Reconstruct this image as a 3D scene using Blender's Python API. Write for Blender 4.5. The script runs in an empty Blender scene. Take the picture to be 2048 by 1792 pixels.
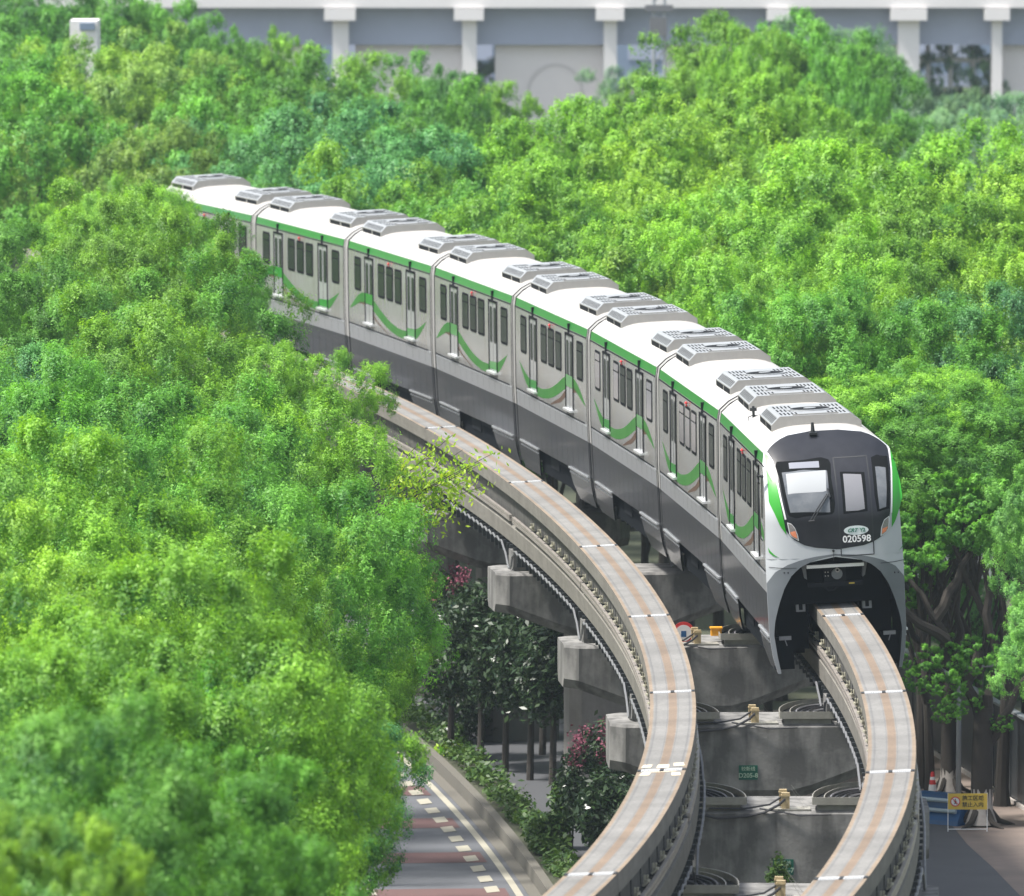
import bpy, bmesh, math, random
import numpy as np
from mathutils import Vector, Matrix
R_=math.radians
random.seed(7); rng=np.random.default_rng(7)
scn=bpy.context.scene
COL=scn.collection
# ------------------------------------------------------------------ camera, sky, sun, exposure
CZ=27.4; BZ=8.6; PITCH=0.0770
cam=bpy.data.cameras.new('camera'); co=bpy.data.objects.new('camera',cam); COL.objects.link(co)
co.location=(0,0,CZ); co.rotation_euler=(math.pi/2-PITCH,0,0)
cam.lens=36*18546/2048; cam.sensor_width=36; cam.clip_start=1; cam.clip_end=6000
cam.dof.use_dof=True; cam.dof.focus_distance=204; cam.dof.aperture_fstop=2.4
scn.camera=co
w=bpy.data.worlds.new('World'); scn.world=w; w.use_nodes=True
nt=w.node_tree; bg=nt.nodes['Background']; sk=nt.nodes.new('ShaderNodeTexSky')
SUN_EL=62; SUN_AZ=256        # azimuth measured clockwise from +Y (north)
sk.sky_type='NISHITA'; sk.sun_disc=False; sk.sun_elevation=R_(SUN_EL); sk.sun_rotation=R_(SUN_AZ)
sk.air_density=1.3; sk.dust_density=3.0; sk.ozone_density=1.5
hs_=nt.nodes.new('ShaderNodeHueSaturation'); hs_.inputs['Saturation'].default_value=.55; nt.links.new(sk.outputs[0],hs_.inputs['Color']); nt.links.new(hs_.outputs[0],bg.inputs[0]); bg.inputs[1].default_value=0.125
sl=bpy.data.lights.new('sun','SUN'); so=bpy.data.objects.new('sun',sl); COL.objects.link(so)
sl.energy=4.3; sl.angle=R_(6); sl.color=(1,.96,.9)
az=R_(SUN_AZ); el=R_(SUN_EL)
sd=Vector((math.sin(az)*math.cos(el),math.cos(az)*math.cos(el),math.sin(el)))
so.rotation_euler=sd.to_track_quat('Z','Y').to_euler(); so.location=(0,0,80)
vs=scn.view_settings; vs.view_transform='Standard'; vs.look='None'; vs.gamma=1; vs.exposure=0.84
scn.cycles.max_bounces=8; scn.cycles.diffuse_bounces=3; scn.cycles.transmission_bounces=4; scn.cycles.volume_bounces=1
scn.cycles.transparent_max_bounces=8

# ------------------------------------------------------------------ materials
def mat(name,col,rough=.6,metal=0,spec=.5,noise=0,nscale=3,dark=None,bump=0,bscale=20,coat=0,streak=0,stretch=(1,1,.15),emit=0,coord='Object'):
    m=bpy.data.materials.new(name); m.use_nodes=True; t=m.node_tree; b=t.nodes['Principled BSDF']
    b.inputs['Base Color'].default_value=(*col,1); b.inputs['Roughness'].default_value=rough
    b.inputs['Metallic'].default_value=metal; b.inputs['Specular IOR Level'].default_value=spec
    b.inputs['Coat Weight'].default_value=coat; b.inputs['Coat Roughness'].default_value=.08
    if emit:
        b.inputs['Emission Color'].default_value=(*col,1); b.inputs['Emission Strength'].default_value=emit
    tc=t.nodes.new('ShaderNodeTexCoord')
    if noise:
        last=None
        d=dark or tuple(c*.45 for c in col)
        n=t.nodes.new('ShaderNodeTexNoise'); n.inputs['Scale'].default_value=nscale; n.inputs['Detail'].default_value=8; n.inputs['Roughness'].default_value=.65
        t.links.new(tc.outputs[coord],n.inputs['Vector'])
        r=t.nodes.new('ShaderNodeMapRange'); r.inputs['From Min'].default_value=.35; r.inputs['From Max'].default_value=.7
        t.links.new(n.outputs[0],r.inputs[0]); fac=r.outputs[0]
        if streak:
            mp=t.nodes.new('ShaderNodeMapping'); mp.inputs['Scale'].default_value=stretch
            n2=t.nodes.new('ShaderNodeTexNoise'); n2.inputs['Scale'].default_value=nscale*3; n2.inputs['Detail'].default_value=6
            t.links.new(tc.outputs[coord],mp.inputs[0]); t.links.new(mp.outputs[0],n2.inputs['Vector'])
            r2=t.nodes.new('ShaderNodeMapRange'); r2.inputs['From Min'].default_value=.42; r2.inputs['From Max'].default_value=.72
            t.links.new(n2.outputs[0],r2.inputs[0])
            ad=t.nodes.new('ShaderNodeMath'); ad.operation='MULTIPLY_ADD'; ad.inputs[1].default_value=streak
            t.links.new(r2.outputs[0],ad.inputs[0]); t.links.new(fac,ad.inputs[2]); ad.use_clamp=True; fac=ad.outputs[0]
        ml=t.nodes.new('ShaderNodeMath'); ml.operation='MULTIPLY'; ml.inputs[1].default_value=noise; ml.use_clamp=True
        t.links.new(fac,ml.inputs[0])
        mx=t.nodes.new('ShaderNodeMix'); mx.data_type='RGBA'; mx.inputs[6].default_value=(*col,1); mx.inputs[7].default_value=(*d,1)
        t.links.new(ml.outputs[0],mx.inputs[0]); t.links.new(mx.outputs[2],b.inputs['Base Color'])
    if bump:
        n=t.nodes.new('ShaderNodeTexNoise'); n.inputs['Scale'].default_value=bscale; n.inputs['Detail'].default_value=5
        t.links.new(tc.outputs[coord],n.inputs['Vector'])
        bp=t.nodes.new('ShaderNodeBump'); bp.inputs['Strength'].default_value=bump; bp.inputs['Distance'].default_value=.02
        t.links.new(n.outputs[0],bp.inputs['Height']); t.links.new(bp.outputs[0],b.inputs['Normal'])
    return m
M={}
M['roof']=mat('roof_white',(.40,.395,.385),.42,noise=.7,nscale=.8,dark=(.45,.42,.38),streak=.5,stretch=(1,.1,1))
M['band']=mat('green_band',(.018,.19,.028),.34,coat=.12,noise=.2,nscale=1.5)
M['silver']=mat('silver_side',(.38,.39,.40),.26,metal=.3,coat=.3,noise=.55,nscale=.9,dark=(.27,.25,.22),streak=.8,bump=.03,bscale=1.2)  # beige mottling paints reflections into the side colour; streaks are dirt
M['lgrey']=mat('skirt_light',(.31,.32,.335),.35,metal=.2,noise=.3,nscale=1.2,dark=(.27,.26,.26),streak=.8)
M['dgrey']=mat('skirt_dark',(.105,.112,.128),.22,metal=.3,coat=.4,noise=.5,nscale=1.0,dark=(.12,.115,.115),streak=.8,bump=.04,bscale=1)
M['seam']=mat('seam',(.02,.022,.025),.6)
M['black']=mat('underbody',(.008,.010,.013),.9,spec=.08)
M['under2']=mat('underbody_equipment',(.014,.016,.02),.8,spec=.15,noise=.3)
M['facewhite']=mat('nose_paint',(.50,.52,.54),.4,coat=.15,noise=.08,nscale=2)
M['facegrey']=mat('arch_paint',(.15,.165,.18),.38,coat=.2,noise=.15,nscale=3)
M['mask']=mat('black_mask',(.012,.013,.018),.28,spec=.35,coat=.12,noise=.3,nscale=1.5,dark=(.04,.042,.05),streak=.4)
M['facegreen']=mat('face_green',(.025,.30,.015),.35,coat=.15)
M['trim']=mat('trim_white',(.7,.7,.7),.3)
M['glass']=mat('window_glass',(.008,.012,.012),.25,spec=.06,noise=.7,nscale=1.7,dark=(.04,.048,.042))
M['cabglass']=mat('windscreen_glass',(.09,.10,.115),.1,spec=.4,coat=.15,noise=.6,nscale=2,dark=(.24,.25,.26))
M['paleglass']=mat('pale_glass',(.20,.20,.215),.1,spec=.5,coat=.2,noise=.5,nscale=2,dark=(.18,.18,.2))
M['blind']=mat('blind_cloth',(.34,.355,.37),.6)
M['ledpanel']=mat('destination_panel',(.24,.25,.29),.2,coat=.5)
M['frame']=mat('window_rubber',(.008,.009,.010),.9,spec=.08)
M['door']=mat('door_silver',(.38,.39,.40),.25,metal=.2,coat=.3)
M['wgreen']=mat('wave_green',(.012,.14,.014),.42,spec=.3,noise=.5,nscale=1.2,dark=(.09,.21,.06),streak=.5)
M['dgreen']=mat('door_green',(.02,.23,.03),.28,coat=.4)
M['wbrown']=mat('wave_brown',(.10,.055,.038),.45,noise=.4)
M['steel']=mat('bright_steel',(.78,.79,.80),.3,metal=.5)
M['ac']=mat('ac_metal',(.32,.31,.295),.38,metal=.25,noise=.45,nscale=2,dark=(.45,.43,.40),streak=.5)
M['actop']=mat('ac_lit_top_metal',(.42,.43,.44),.3,metal=.35,noise=.3,nscale=3,bump=.06,bscale=2)  # top toned lighter than the sides: overhead light put into the colour
M['vent']=mat('vent_dark',(.012,.013,.015),.9,spec=.1)
M['bellows']=mat('bellows_grey',(.30,.295,.285),.7,noise=.3,nscale=3)
M['lampglass']=mat('headlight_lens',(.30,.28,.27),.1,coat=.8,noise=.6,nscale=9,dark=(.08,.07,.07))
M['lampor']=mat('headlight_orange',(.75,.20,.08),.2,coat=.6,noise=.5,nscale=25,dark=(.8,.45,.3))
M['emblem']=mat('emblem_white',(.62,.68,.68),.4)
M['letwhite']=mat('letter_white',(.8,.8,.8),.5)
M['letgreen']=mat('letter_green',(.01,.16,.09),.5)
M['conc']=mat('pier_concrete',(.265,.26,.25),.85,noise=.85,nscale=1.0,dark=(.075,.074,.072),streak=.9,bump=.25,bscale=14)
M['concd']=mat('column_concrete',(.20,.185,.175),.9,noise=.7,nscale=1.4,dark=(.11,.10,.09),streak=.6,bump=.5,bscale=9)
M['beam']=mat('beam_concrete',(.20,.19,.165),.8,noise=.8,nscale=1.3,dark=(.13,.12,.105),streak=.5,stretch=(.3,.3,3),bump=.2,bscale=10)
M['web']=mat('beam_web_shaded',(.10,.097,.088),.85,noise=.7,nscale=2,dark=(.035,.035,.033),streak=.6)  # same concrete darkened, shade of the recess put into the colour
M['rail']=mat('rail_metal',(.50,.46,.42),.4,metal=.5,noise=.6,nscale=8,dark=(.15,.12,.10))
M['insul']=mat('insulator',(.50,.48,.38),.35,noise=.4,nscale=12)
M['hook']=mat('hook_steel',(.025,.03,.034),.6)
M['conduit']=mat('conduit_grey',(.16,.165,.175),.5)
M['cable']=mat('black_cable',(.02,.02,.024),.5)
M['cableg']=mat('grey_cable',(.16,.16,.17),.5)
M['tray']=mat('tray_steel',(.34,.33,.29),.55,metal=.2,noise=.5,nscale=5)
M['cream']=mat('cream_box',(.45,.37,.22),.55,noise=.35,nscale=8,dark=(.35,.2,.06))
M['signg']=mat('sign_green',(.004,.10,.065),.5,noise=.3,nscale=6)
M['letdim']=mat('letter_faded',(.30,.42,.32),.6)
M['joint']=mat('joint_steel',(.52,.53,.54),.5,noise=.4,nscale=40,dark=(.4,.4,.4))
M['patch']=mat('repair_patch',(.78,.66,.48),.7,noise=.5,nscale=12,dark=(.5,.42,.33))
M['asphalt']=mat('asphalt',(.105,.11,.122),.85,noise=.35,nscale=.6,dark=(.075,.078,.085),bump=.3,bscale=60)
M['asph2']=mat('asphalt_side',(.075,.076,.082),.85,noise=.5,nscale=.8,dark=(.05,.05,.055),bump=.3,bscale=60)
M['red']=mat('red_marking',(.125,.065,.062),.85,noise=.4,nscale=2,dark=(.10,.07,.068),bump=.2,bscale=60)
M['mark']=mat('road_paint',(.36,.34,.27),.8,noise=.5,nscale=4,dark=(.27,.25,.21))
M['kerb']=mat('kerb_stone',(.12,.113,.096),.9,noise=.7,nscale=1.5,dark=(.12,.11,.09),streak=.4,bump=.3)
M['pave']=mat('paving',(.065,.068,.075),.75,noise=.6,nscale=1.5,dark=(.065,.065,.07),bump=.3,bscale=8)
M['plaza']=mat('plaza_paving',(.21,.165,.14),.9,noise=.6,nscale=.8,dark=(.11,.092,.082),bump=.3,bscale=8)
M['soil']=mat('ground_soil',(.055,.06,.035),.95,noise=.6,nscale=.4,dark=(.03,.04,.02))
M['bark']=mat('bark',(.04,.034,.028),.9,noise=.6,nscale=4,dark=(.04,.033,.028),streak=.6,bump=.8,bscale=8)
M['lime']=mat('limewash',(.42,.39,.36),.9,noise=.5,nscale=6,dark=(.25,.22,.2))
M['hoard']=mat('hoarding_panel',(.018,.022,.026),.4,noise=.4,nscale=.7,dark=(.05,.055,.06))
M['pole']=mat('pole_grey',(.34,.36,.38),.45,metal=.2)
M['blue']=mat('blue_plastic',(.01,.085,.23),.4,noise=.3)
M['pipe']=mat('pale_pipe',(.34,.42,.46),.5)
M['yellow']=mat('sign_yellow',(.62,.44,.06),.55,noise=.15,nscale=6)
M['red2']=mat('signal_red',(.55,.03,.03),.5)
M['white']=mat('plain_white',(.7,.7,.7),.5)
M['ink']=mat('sign_ink',(.03,.03,.02),.6)
M['orange']=mat('orange_plastic',(.85,.38,.02),.5)
M['via']=mat('viaduct_concrete',(.84,.81,.80),.9,noise=.2,nscale=.15,dark=(.5,.48,.48))
M['viad']=mat('viaduct_deck_shade',(.40,.44,.56),.9,noise=.2,nscale=.2)  # girder's blue-grey has under-deck shade and distance haze put into the colour
M['farwall']=mat('far_wall',(.20,.26,.36),.8)
M['pink']=mat('pink_blossom',(.27,.075,.12),.8,noise=.6,nscale=5)

def guideway_mat():
    m=bpy.data.materials.new('guideway_top'); m.use_nodes=True; t=m.node_tree; b=t.nodes['Principled BSDF']; b.inputs['Roughness'].default_value=.75
    uv=t.nodes.new('ShaderNodeUVMap'); uv.uv_map='UVMap'
    sx=t.nodes.new('ShaderNodeSeparateXYZ'); t.links.new(uv.outputs[0],sx.inputs[0])
    nz=t.nodes.new('ShaderNodeTexNoise'); nz.inputs['Scale'].default_value=3; nz.inputs['Detail'].default_value=4
    mp=t.nodes.new('ShaderNodeMapping'); mp.inputs['Scale'].default_value=(1,.35,1); t.links.new(uv.outputs[0],mp.inputs[0]); t.links.new(mp.outputs[0],nz.inputs['Vector'])
    ma=t.nodes.new('ShaderNodeMath'); ma.operation='MULTIPLY_ADD'; ma.inputs[1].default_value=.02; t.links.new(nz.outputs[0],ma.inputs[0]); t.links.new(sx.outputs[0],ma.inputs[2])
    su=t.nodes.new('ShaderNodeMath'); su.operation='SUBTRACT'; su.inputs[1].default_value=.01; t.links.new(ma.outputs[0],su.inputs[0])
    cr=t.nodes.new('ShaderNodeValToRGB'); e=cr.color_ramp.elements
    g=(.205,.199,.188,1); tn=(.20,.147,.104,1); ed=(.235,.18,.127,1); ln=(.14,.138,.135,1)
    stops=[(0,ed),(.065,ed),(.09,g),(.145,ln),(.165,g),(.37,g),(.385,ln),(.40,g),(.42,tn),(.58,tn),(.60,g),(.615,ln),(.63,g),(.835,g),(.855,ln),(.905,g),(.93,ed),(1,ed)]
    e[0].position=0; e[0].color=ed; e[1].position=1; e[1].color=ed
    for p,c in stops[1:-1]:
        q=e.new(p); q.color=c
    t.links.new(su.outputs[0],cr.inputs[0])
    n2=t.nodes.new('ShaderNodeTexNoise'); n2.inputs['Scale'].default_value=14; n2.inputs['Detail'].default_value=8
    tc=t.nodes.new('ShaderNodeTexCoord'); t.links.new(tc.outputs['Object'],n2.inputs['Vector'])
    n3=t.nodes.new('ShaderNodeTexNoise'); n3.inputs['Scale'].default_value=.9; n3.inputs['Detail'].default_value=5; t.links.new(tc.outputs['Object'],n3.inputs['Vector'])
    wv=t.nodes.new('ShaderNodeTexWave'); wv.wave_type='BANDS'; wv.bands_direction='Y'; wv.inputs['Scale'].default_value=1.6; wv.inputs['Distortion'].default_value=1.5
    t.links.new(uv.outputs[0],wv.inputs['Vector'])
    mu=t.nodes.new('ShaderNodeMath'); mu.operation='MULTIPLY'; t.links.new(n2.outputs[0],mu.inputs[0]); t.links.new(n3.outputs[0],mu.inputs[1])
    rr=t.nodes.new('ShaderNodeMapRange'); rr.inputs['From Min'].default_value=.12; rr.inputs['From Max'].default_value=.4; rr.inputs['To Min'].default_value=.68; rr.inputs['To Max'].default_value=1.12
    t.links.new(mu.outputs[0],rr.inputs[0])
    rw=t.nodes.new('ShaderNodeMapRange'); rw.inputs['To Min'].default_value=.96; rw.inputs['To Max'].default_value=1.02; t.links.new(wv.outputs[0],rw.inputs[0])
    m3=t.nodes.new('ShaderNodeMath'); m3.operation='MULTIPLY'; t.links.new(rr.outputs[0],m3.inputs[0]); t.links.new(rw.outputs[0],m3.inputs[1])
    hv=t.nodes.new('ShaderNodeHueSaturation'); t.links.new(cr.outputs[0],hv.inputs['Color']); t.links.new(m3.outputs[0],hv.inputs['Value'])
    t.links.new(hv.outputs[0],b.inputs['Base Color']); return m
M['guide']=guideway_mat()

def leaf_mat(name,dk,lt,trans=.33,rough=.5,spec=.35,objcol=True):
    m=bpy.data.materials.new(name); m.use_nodes=True; t=m.node_tree; b=t.nodes['Principled BSDF']; out=t.nodes['Material Output']
    b.inputs['Roughness'].default_value=rough; b.inputs['Specular IOR Level'].default_value=spec
    at=t.nodes.new('ShaderNodeAttribute'); at.attribute_name='hue'
    mx=t.nodes.new('ShaderNodeMix'); mx.data_type='RGBA'; mx.inputs[6].default_value=(*dk,1); mx.inputs[7].default_value=(*lt,1)
    t.links.new(at.outputs['Fac'],mx.inputs[0]); c=mx.outputs[2]
    if objcol:
        oi=t.nodes.new('ShaderNodeObjectInfo'); m2=t.nodes.new('ShaderNodeMix'); m2.data_type='RGBA'; m2.blend_type='MULTIPLY'; m2.inputs[0].default_value=1
        t.links.new(c,m2.inputs[6]); t.links.new(oi.outputs['Color'],m2.inputs[7]); c=m2.outputs[2]
    t.links.new(c,b.inputs['Base Color'])
    tr=t.nodes.new('ShaderNodeBsdfTranslucent'); hs=t.nodes.new('ShaderNodeHueSaturation'); hs.inputs['Hue'].default_value=.49; hs.inputs['Saturation'].default_value=1.05; hs.inputs['Value'].default_value=1.5
    t.links.new(c,hs.inputs['Color']); t.links.new(hs.outputs[0],tr.inputs[0])
    ms=t.nodes.new('ShaderNodeMixShader'); ms.inputs[0].default_value=trans
    t.links.new(b.outputs[0],ms.inputs[1]); t.links.new(tr.outputs[0],ms.inputs[2]); t.links.new(ms.outputs[0],out.inputs['Surface'])
    return m
M['leaf']=leaf_mat('foliage',(.028,.14,.034),(.27,.57,.068))
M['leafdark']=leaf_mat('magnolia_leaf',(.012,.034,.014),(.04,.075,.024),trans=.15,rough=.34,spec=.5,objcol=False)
M['leafyel']=leaf_mat('young_yellow_leaf',(.09,.27,.03),(.42,.58,.05),trans=.4,objcol=False)
M['hedge']=leaf_mat('hedge_leaf',(.02,.06,.012),(.07,.13,.02),trans=.2,objcol=False)

# ------------------------------------------------------------------ mesh builder and object helpers
class MB:
    def __init__(s): s.v=[]; s.f=[]; s.m=[]; s.uv=[]
    def add(s,vs,fs,mi=0,uvs=None):
        o=len(s.v); s.v+= [tuple(v) for v in vs]
        for k,f in enumerate(fs):
            s.f.append([i+o for i in f]); s.m.append(mi); s.uv.append(uvs[k] if uvs else None)
    def box(s,x0,x1,y0,y1,z0,z1,mi=0,M4=None):
        vs=[(x0,y0,z0),(x1,y0,z0),(x1,y1,z0),(x0,y1,z0),(x0,y0,z1),(x1,y0,z1),(x1,y1,z1),(x0,y1,z1)]
        if M4 is not None: vs=[M4@Vector(v) for v in vs]
        s.add(vs,[(0,3,2,1),(4,5,6,7),(0,1,5,4),(1,2,6,5),(2,3,7,6),(3,0,4,7)],mi)
    def tube(s,pts,r,n=6,mi=0,cap=True):
        pts=[Vector(p) for p in pts]; rs=r if isinstance(r,(list,tuple)) else [r]*len(pts)
        rings=[]; up=Vector((0,0,1))
        for i,p in enumerate(pts):
            d=(pts[min(i+1,len(pts)-1)]-pts[max(i-1,0)]).normalized()
            a=d.cross(up if abs(d.z)<.95 else Vector((1,0,0))).normalized(); b=a.cross(d).normalized()
            rings.append([p+(a*math.cos(2*math.pi*k/n)+b*math.sin(2*math.pi*k/n))*rs[i] for k in range(n)])
        s.loft(rings,mi,cap)
    def loft(s,rings,mi=0,cap=True,closed=True):
        n=len(rings[0]); vs=[v for r in rings for v in r]; fs=[]
        for i in range(len(rings)-1):
            for k in range(n if closed else n-1):
                k2=(k+1)%n; fs.append((i*n+k,i*n+k2,(i+1)*n+k2,(i+1)*n+k))
        if cap and closed: fs.append(tuple(range(n))[::-1]); fs.append(tuple((len(rings)-1)*n+k for k in range(n)))
        s.add(vs,fs,mi)
    def prism(s,poly,z0,z1,mi=0):
        s.loft([[(x,y,z0) for x,y in poly],[(x,y,z1) for x,y in poly]],mi)
    def build(s,name,mats,parent=None,smooth=False):
        me=bpy.data.meshes.new(name); me.from_pydata(s.v,[],s.f)
        for m in mats: me.materials.append(M[m] if isinstance(m,str) else m)
        if len(mats)>1: me.polygons.foreach_set('material_index',s.m)
        if any(u for u in s.uv):
            ul=me.uv_layers.new(name='UVMap')
            for p,u in zip(me.polygons,s.uv):
                if u:
                    for li,c in zip(p.loop_indices,u): ul.data[li].uv=c
        me.update()
        bm=bmesh.new(); bm.from_mesh(me); bmesh.ops.recalc_face_normals(bm,faces=bm.faces); bm.to_mesh(me); bm.free()
        if smooth:
            me.shade_smooth()
            try: me.set_sharp_from_angle(angle=R_(35))
            except Exception: pass
        return link(name,me,parent)
def link(name,me,parent=None):
    o=bpy.data.objects.new(name,me); COL.objects.link(o)
    if parent is not None: o.parent=parent
    return o
def tag(o,label=None,cat=None,group=None,kind=None):
    if label: o['label']=label
    if cat: o['category']=cat
    if group: o['group']=group
    if kind: o['kind']=kind
    return o
def empty(name,loc,label,cat,group=None,mat4=None):
    o=bpy.data.objects.new(name,None); COL.objects.link(o); o.empty_display_size=.2
    if mat4 is not None: o.matrix_world=mat4
    else: o.location=loc
    return tag(o,label,cat,group)
def text_mesh(body,size,name,m,parent=None,shear=0,bold=0,mat4=None,extrude=.002):
    cu=bpy.data.curves.new(name,'FONT'); cu.body=body; cu.size=size; cu.align_x='CENTER'; cu.align_y='CENTER'; cu.shear=shear; cu.offset=bold; cu.extrude=extrude; cu.resolution_u=3
    t=bpy.data.objects.new(name,cu); COL.objects.link(t)
    dg=bpy.context.evaluated_depsgraph_get(); me=bpy.data.meshes.new_from_object(t.evaluated_get(dg)); bpy.data.objects.remove(t)
    me.name=name; me.materials.clear(); me.materials.append(M[m]); o=link(name,me,parent)
    if mat4 is not None: o.matrix_local=mat4
    return o
def world_at(px,py,Z):      # point at height Z seen at (px,py) of the 2048x1792 photograph: used once to survey the place
    a=(896-py)/18546; dz=Z-CZ; c,s=math.cos(PITCH),math.sin(PITCH)
    d=dz*(c+a*s)/(a*c-s); dep=d*c-dz*s
    return Vector(((px-1024)*dep/18546,d,Z))
def px_x(px,d): return (px-1024)*d/18546
def z_at(py,d): return CZ-(py+534.5)*d/18546

# ------------------------------------------------------------------ the curve of the two guideways
PC=[0.1128,-0.5627,0.6853,-3.6513,-3.774,6.4374]
def tx(d):
    if d>330:
        return tx(330)+(tx(330)-tx(329))*(d-330)
    if d<142: return tx(142)+(tx(142)-tx(143))*(142-d)
    return float(np.polyval(PC,(d-210)/60))
SEP=4.15; CANT=.05
DD=np.arange(120,420,.1); XX=np.array([tx(d) for d in DD]); SS=np.concatenate([[0],np.cumsum(np.hypot(np.diff(DD),np.diff(XX)))])
def s_of(d): return float(np.interp(d,DD,SS))
def fr(s):
    d=float(np.interp(s,SS,DD)); x=float(np.interp(s,SS,XX)); h=(tx(d+.3)-tx(d-.3))/.6
    n=Vector((1,-h,0)).normalized(); return Vector((x,d,BZ)),n,Vector((h,1,0)).normalized()
def trk(s,off,z,lat=0,cant=CANT):    # off: track centre offset from the right track; lat/z in canted section
    P,n,t=fr(s); 
    return P+n*(off+lat*math.cos(cant)-z*math.sin(cant))+Vector((0,0,z*math.cos(cant)+lat*math.sin(cant)))
def flat(s,off,z):
    P,n,t=fr(s); q=P+n*off; q.z=z; return q
JD=[136,151.6,167.3,181.3,197.2,214.4,233,251.5,270,288,306,324,342]

def build_track(off,label):
    root=empty('monorail_guideway',flat(s_of(190),off,BZ-1.5),label,'monorail track','curved monorail guideways side by side')
    inv=Matrix.Translation(root.location).inverted()
    W=.445
    sec=[(-W,0),(W,0),(W,-.33),(.30,-.43),(.30,-1.02),(W,-1.1),(W,-1.5),(-W,-1.5),(-W,-1.1),(-.30,-1.02),(-.30,-.43),(-W,-.33)]
    for j in range(len(JD)-1):
        s0,s1=s_of(JD[j])+.015,s_of(JD[j+1])-.015; n=int((s1-s0)/.8)+1
        st=np.linspace(s0,s1,n)
        mb=MB(); rings=[[inv@trk(s,off,z,u) for u,z in sec] for s in st]
        vs=[v for r in rings for v in r]; k=len(sec)
        for i in range(n-1):
            for a in range(k):
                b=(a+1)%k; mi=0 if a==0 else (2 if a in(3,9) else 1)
                uv=None
                if a==0: uv=[[(0,st[i]),(1,st[i]),(1,st[i+1]),(0,st[i+1])]]
                mb.add([rings[i][a],rings[i][b],rings[i+1][b],rings[i+1][a]],[(0,1,2,3)],mi,uv)
        mb.add(rings[0],[tuple(range(k))],1); mb.add(rings[-1],[tuple(range(k))],1)
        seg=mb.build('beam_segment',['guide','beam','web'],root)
        # joint plate
        jb=MB(); s=s_of(JD[j+1])
        def pl(u0,u1,a,b,mi,z=.012,jb=jb,s=s):
            jb.add([inv@trk(s+a,off,z,u0),inv@trk(s+a,off,z,u1),inv@trk(s+b,off,z,u1),inv@trk(s+b,off,z,u0),
                    inv@trk(s+a,off,.0,u0),inv@trk(s+a,off,.0,u1),inv@trk(s+b,off,.0,u1),inv@trk(s+b,off,.0,u0)],[(0,1,2,3),(0,4,5,1),(1,5,6,2),(2,6,7,3),(3,7,4,0)],mi)
        pl(-.37,-.035,-.16,.16,0); pl(.045,.37,-.16,.16,0); pl(-.03,.04,-.17,.17,1,.016)
        for q in (-.41,.41): pl(q-.03,q+.03,-.12,.12,1,.018)
        for q in np.linspace(-.34,-.06,9): pl(q-.008,q+.008,-.09,.03,1,.015)
        for q in np.linspace(.07,.34,9): pl(q-.008,q+.008,-.09,.03,1,.015)
        jb.build('expansion_joint',['joint','seam'],root)
        for sd_ in (-1,1):
            mb=MB(); rr=[]
            for s in np.arange(s_of(JD[j]),s_of(JD[j+1])+.1,1.0):
                rr.append([inv@trk(s,off,z,sd_*u) for u,z in ((.40,-.80),(.47,-.80),(.47,-.87),(.40,-.87))])
            mb.loft(rr,0); rr=[[p+Vector((0,0,-.09)) for p in r] for r in rr]; mb.loft(rr,0)
            mb.build('conductor_rail',['rail'],root)
        if j<7:
            for sd_ in (-1,1):
                mb=MB(); ss=np.arange(s_of(JD[j])+.5,s_of(JD[j+1]),.95)
                for k2,s in enumerate(ss):
                    P=[inv@trk(s+a,off,z,sd_*u) for a in(0,.10) for u,z in((.24,-1.5),(.42,-1.5),(.42,-1.95),(.24,-1.95))]
                    mb.loft([P[:4],P[4:]],0)
                    P=[inv@trk(s+a,off,z,sd_*u) for a in(0,.09) for u,z in((.42,-1.55),(.50,-1.55),(.50,-1.62),(.42,-1.62))]
                    mb.loft([P[:4],P[4:]],0)
                pts=[]
                sj=s_of(JD[j]); L_=s_of(JD[j+1])-sj
                for s in np.arange(0,L_,.24):
                    dip=.55*math.exp(-((min(s,L_-s))/.9)**2)
                    pts.append(inv@trk(sj+s,off,-1.60-.035*math.sin(s*6.6)-dip,sd_*.53))
                mb.tube(pts,.026,6,1)
                mb.build('cable_rack',['hook','conduit'],root)
    # insulators that carry the conductor rails
    im=MB()
    im.box(-.10,-.075,-.05,.05,-.28,.30,0)
    for y in(-.055,.055):
        im.tube([(-.05,y,-.05),(.02,y,.0),(.03,y,.13)],.022,6,1); im.tube([(.03,y,.02),(.03,y,.055)],.045,8,1)
        im.tube([(-.02,y,-.02),(-.02,y,.13)],.016,5,1)
    im.box(-.10,.06,-.07,.07,-.09,-.06,0)
    proto=None
    for sd_ in(-1,1):
        for k2 in range(48):
            s=s_of(146)+k2*1.75
            P,n,t=fr(s); o=trk(s,off,-.74,sd_*.385)
            if proto is None: proto=im.build('insulator',['hook','insul'],root); ob=proto
            else:
                ob=proto.copy(); COL.objects.link(ob); ob.parent=root
            X=n*sd_; Y=t*sd_ if sd_>0 else -t
            m4=Matrix(((X.x,Y.x,0,o.x),(X.y,Y.y,0,o.y),(0,0,1,o.z),(0,0,0,1))); ob.matrix_local=inv@m4
    return root
gR=build_track(0,'right hand curved monorail beam that the green striped train is riding on')
gL=build_track(-SEP,'empty left hand curved monorail beam beside the train with nothing on it')
# a repaired patch on the left guideway
def patch(off,d,parent):
    s=s_of(d); inv=Matrix.Translation(parent.location).inverted(); mb=MB()
    for u0,u1,a,b in((-.40,-.22,.5,.95),(-.11,.12,.35,.9),(.2,.40,.6,1.1),(-.38,-.2,-.8,-.35),(.22,.39,-1.0,-.5),(-.34,.30,-.34,-.25)):
        mb.add([inv@trk(s+a,off,.008,u0),inv@trk(s+a,off,.008,u1),inv@trk(s+b,off,.008,u1*.9),inv@trk(s+b,off,.008,u0*.9)],[(0,1,2,3)],0)
    mb.build('repair_patch',['patch'],parent)
patch(-SEP,167.3,gL)

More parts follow.
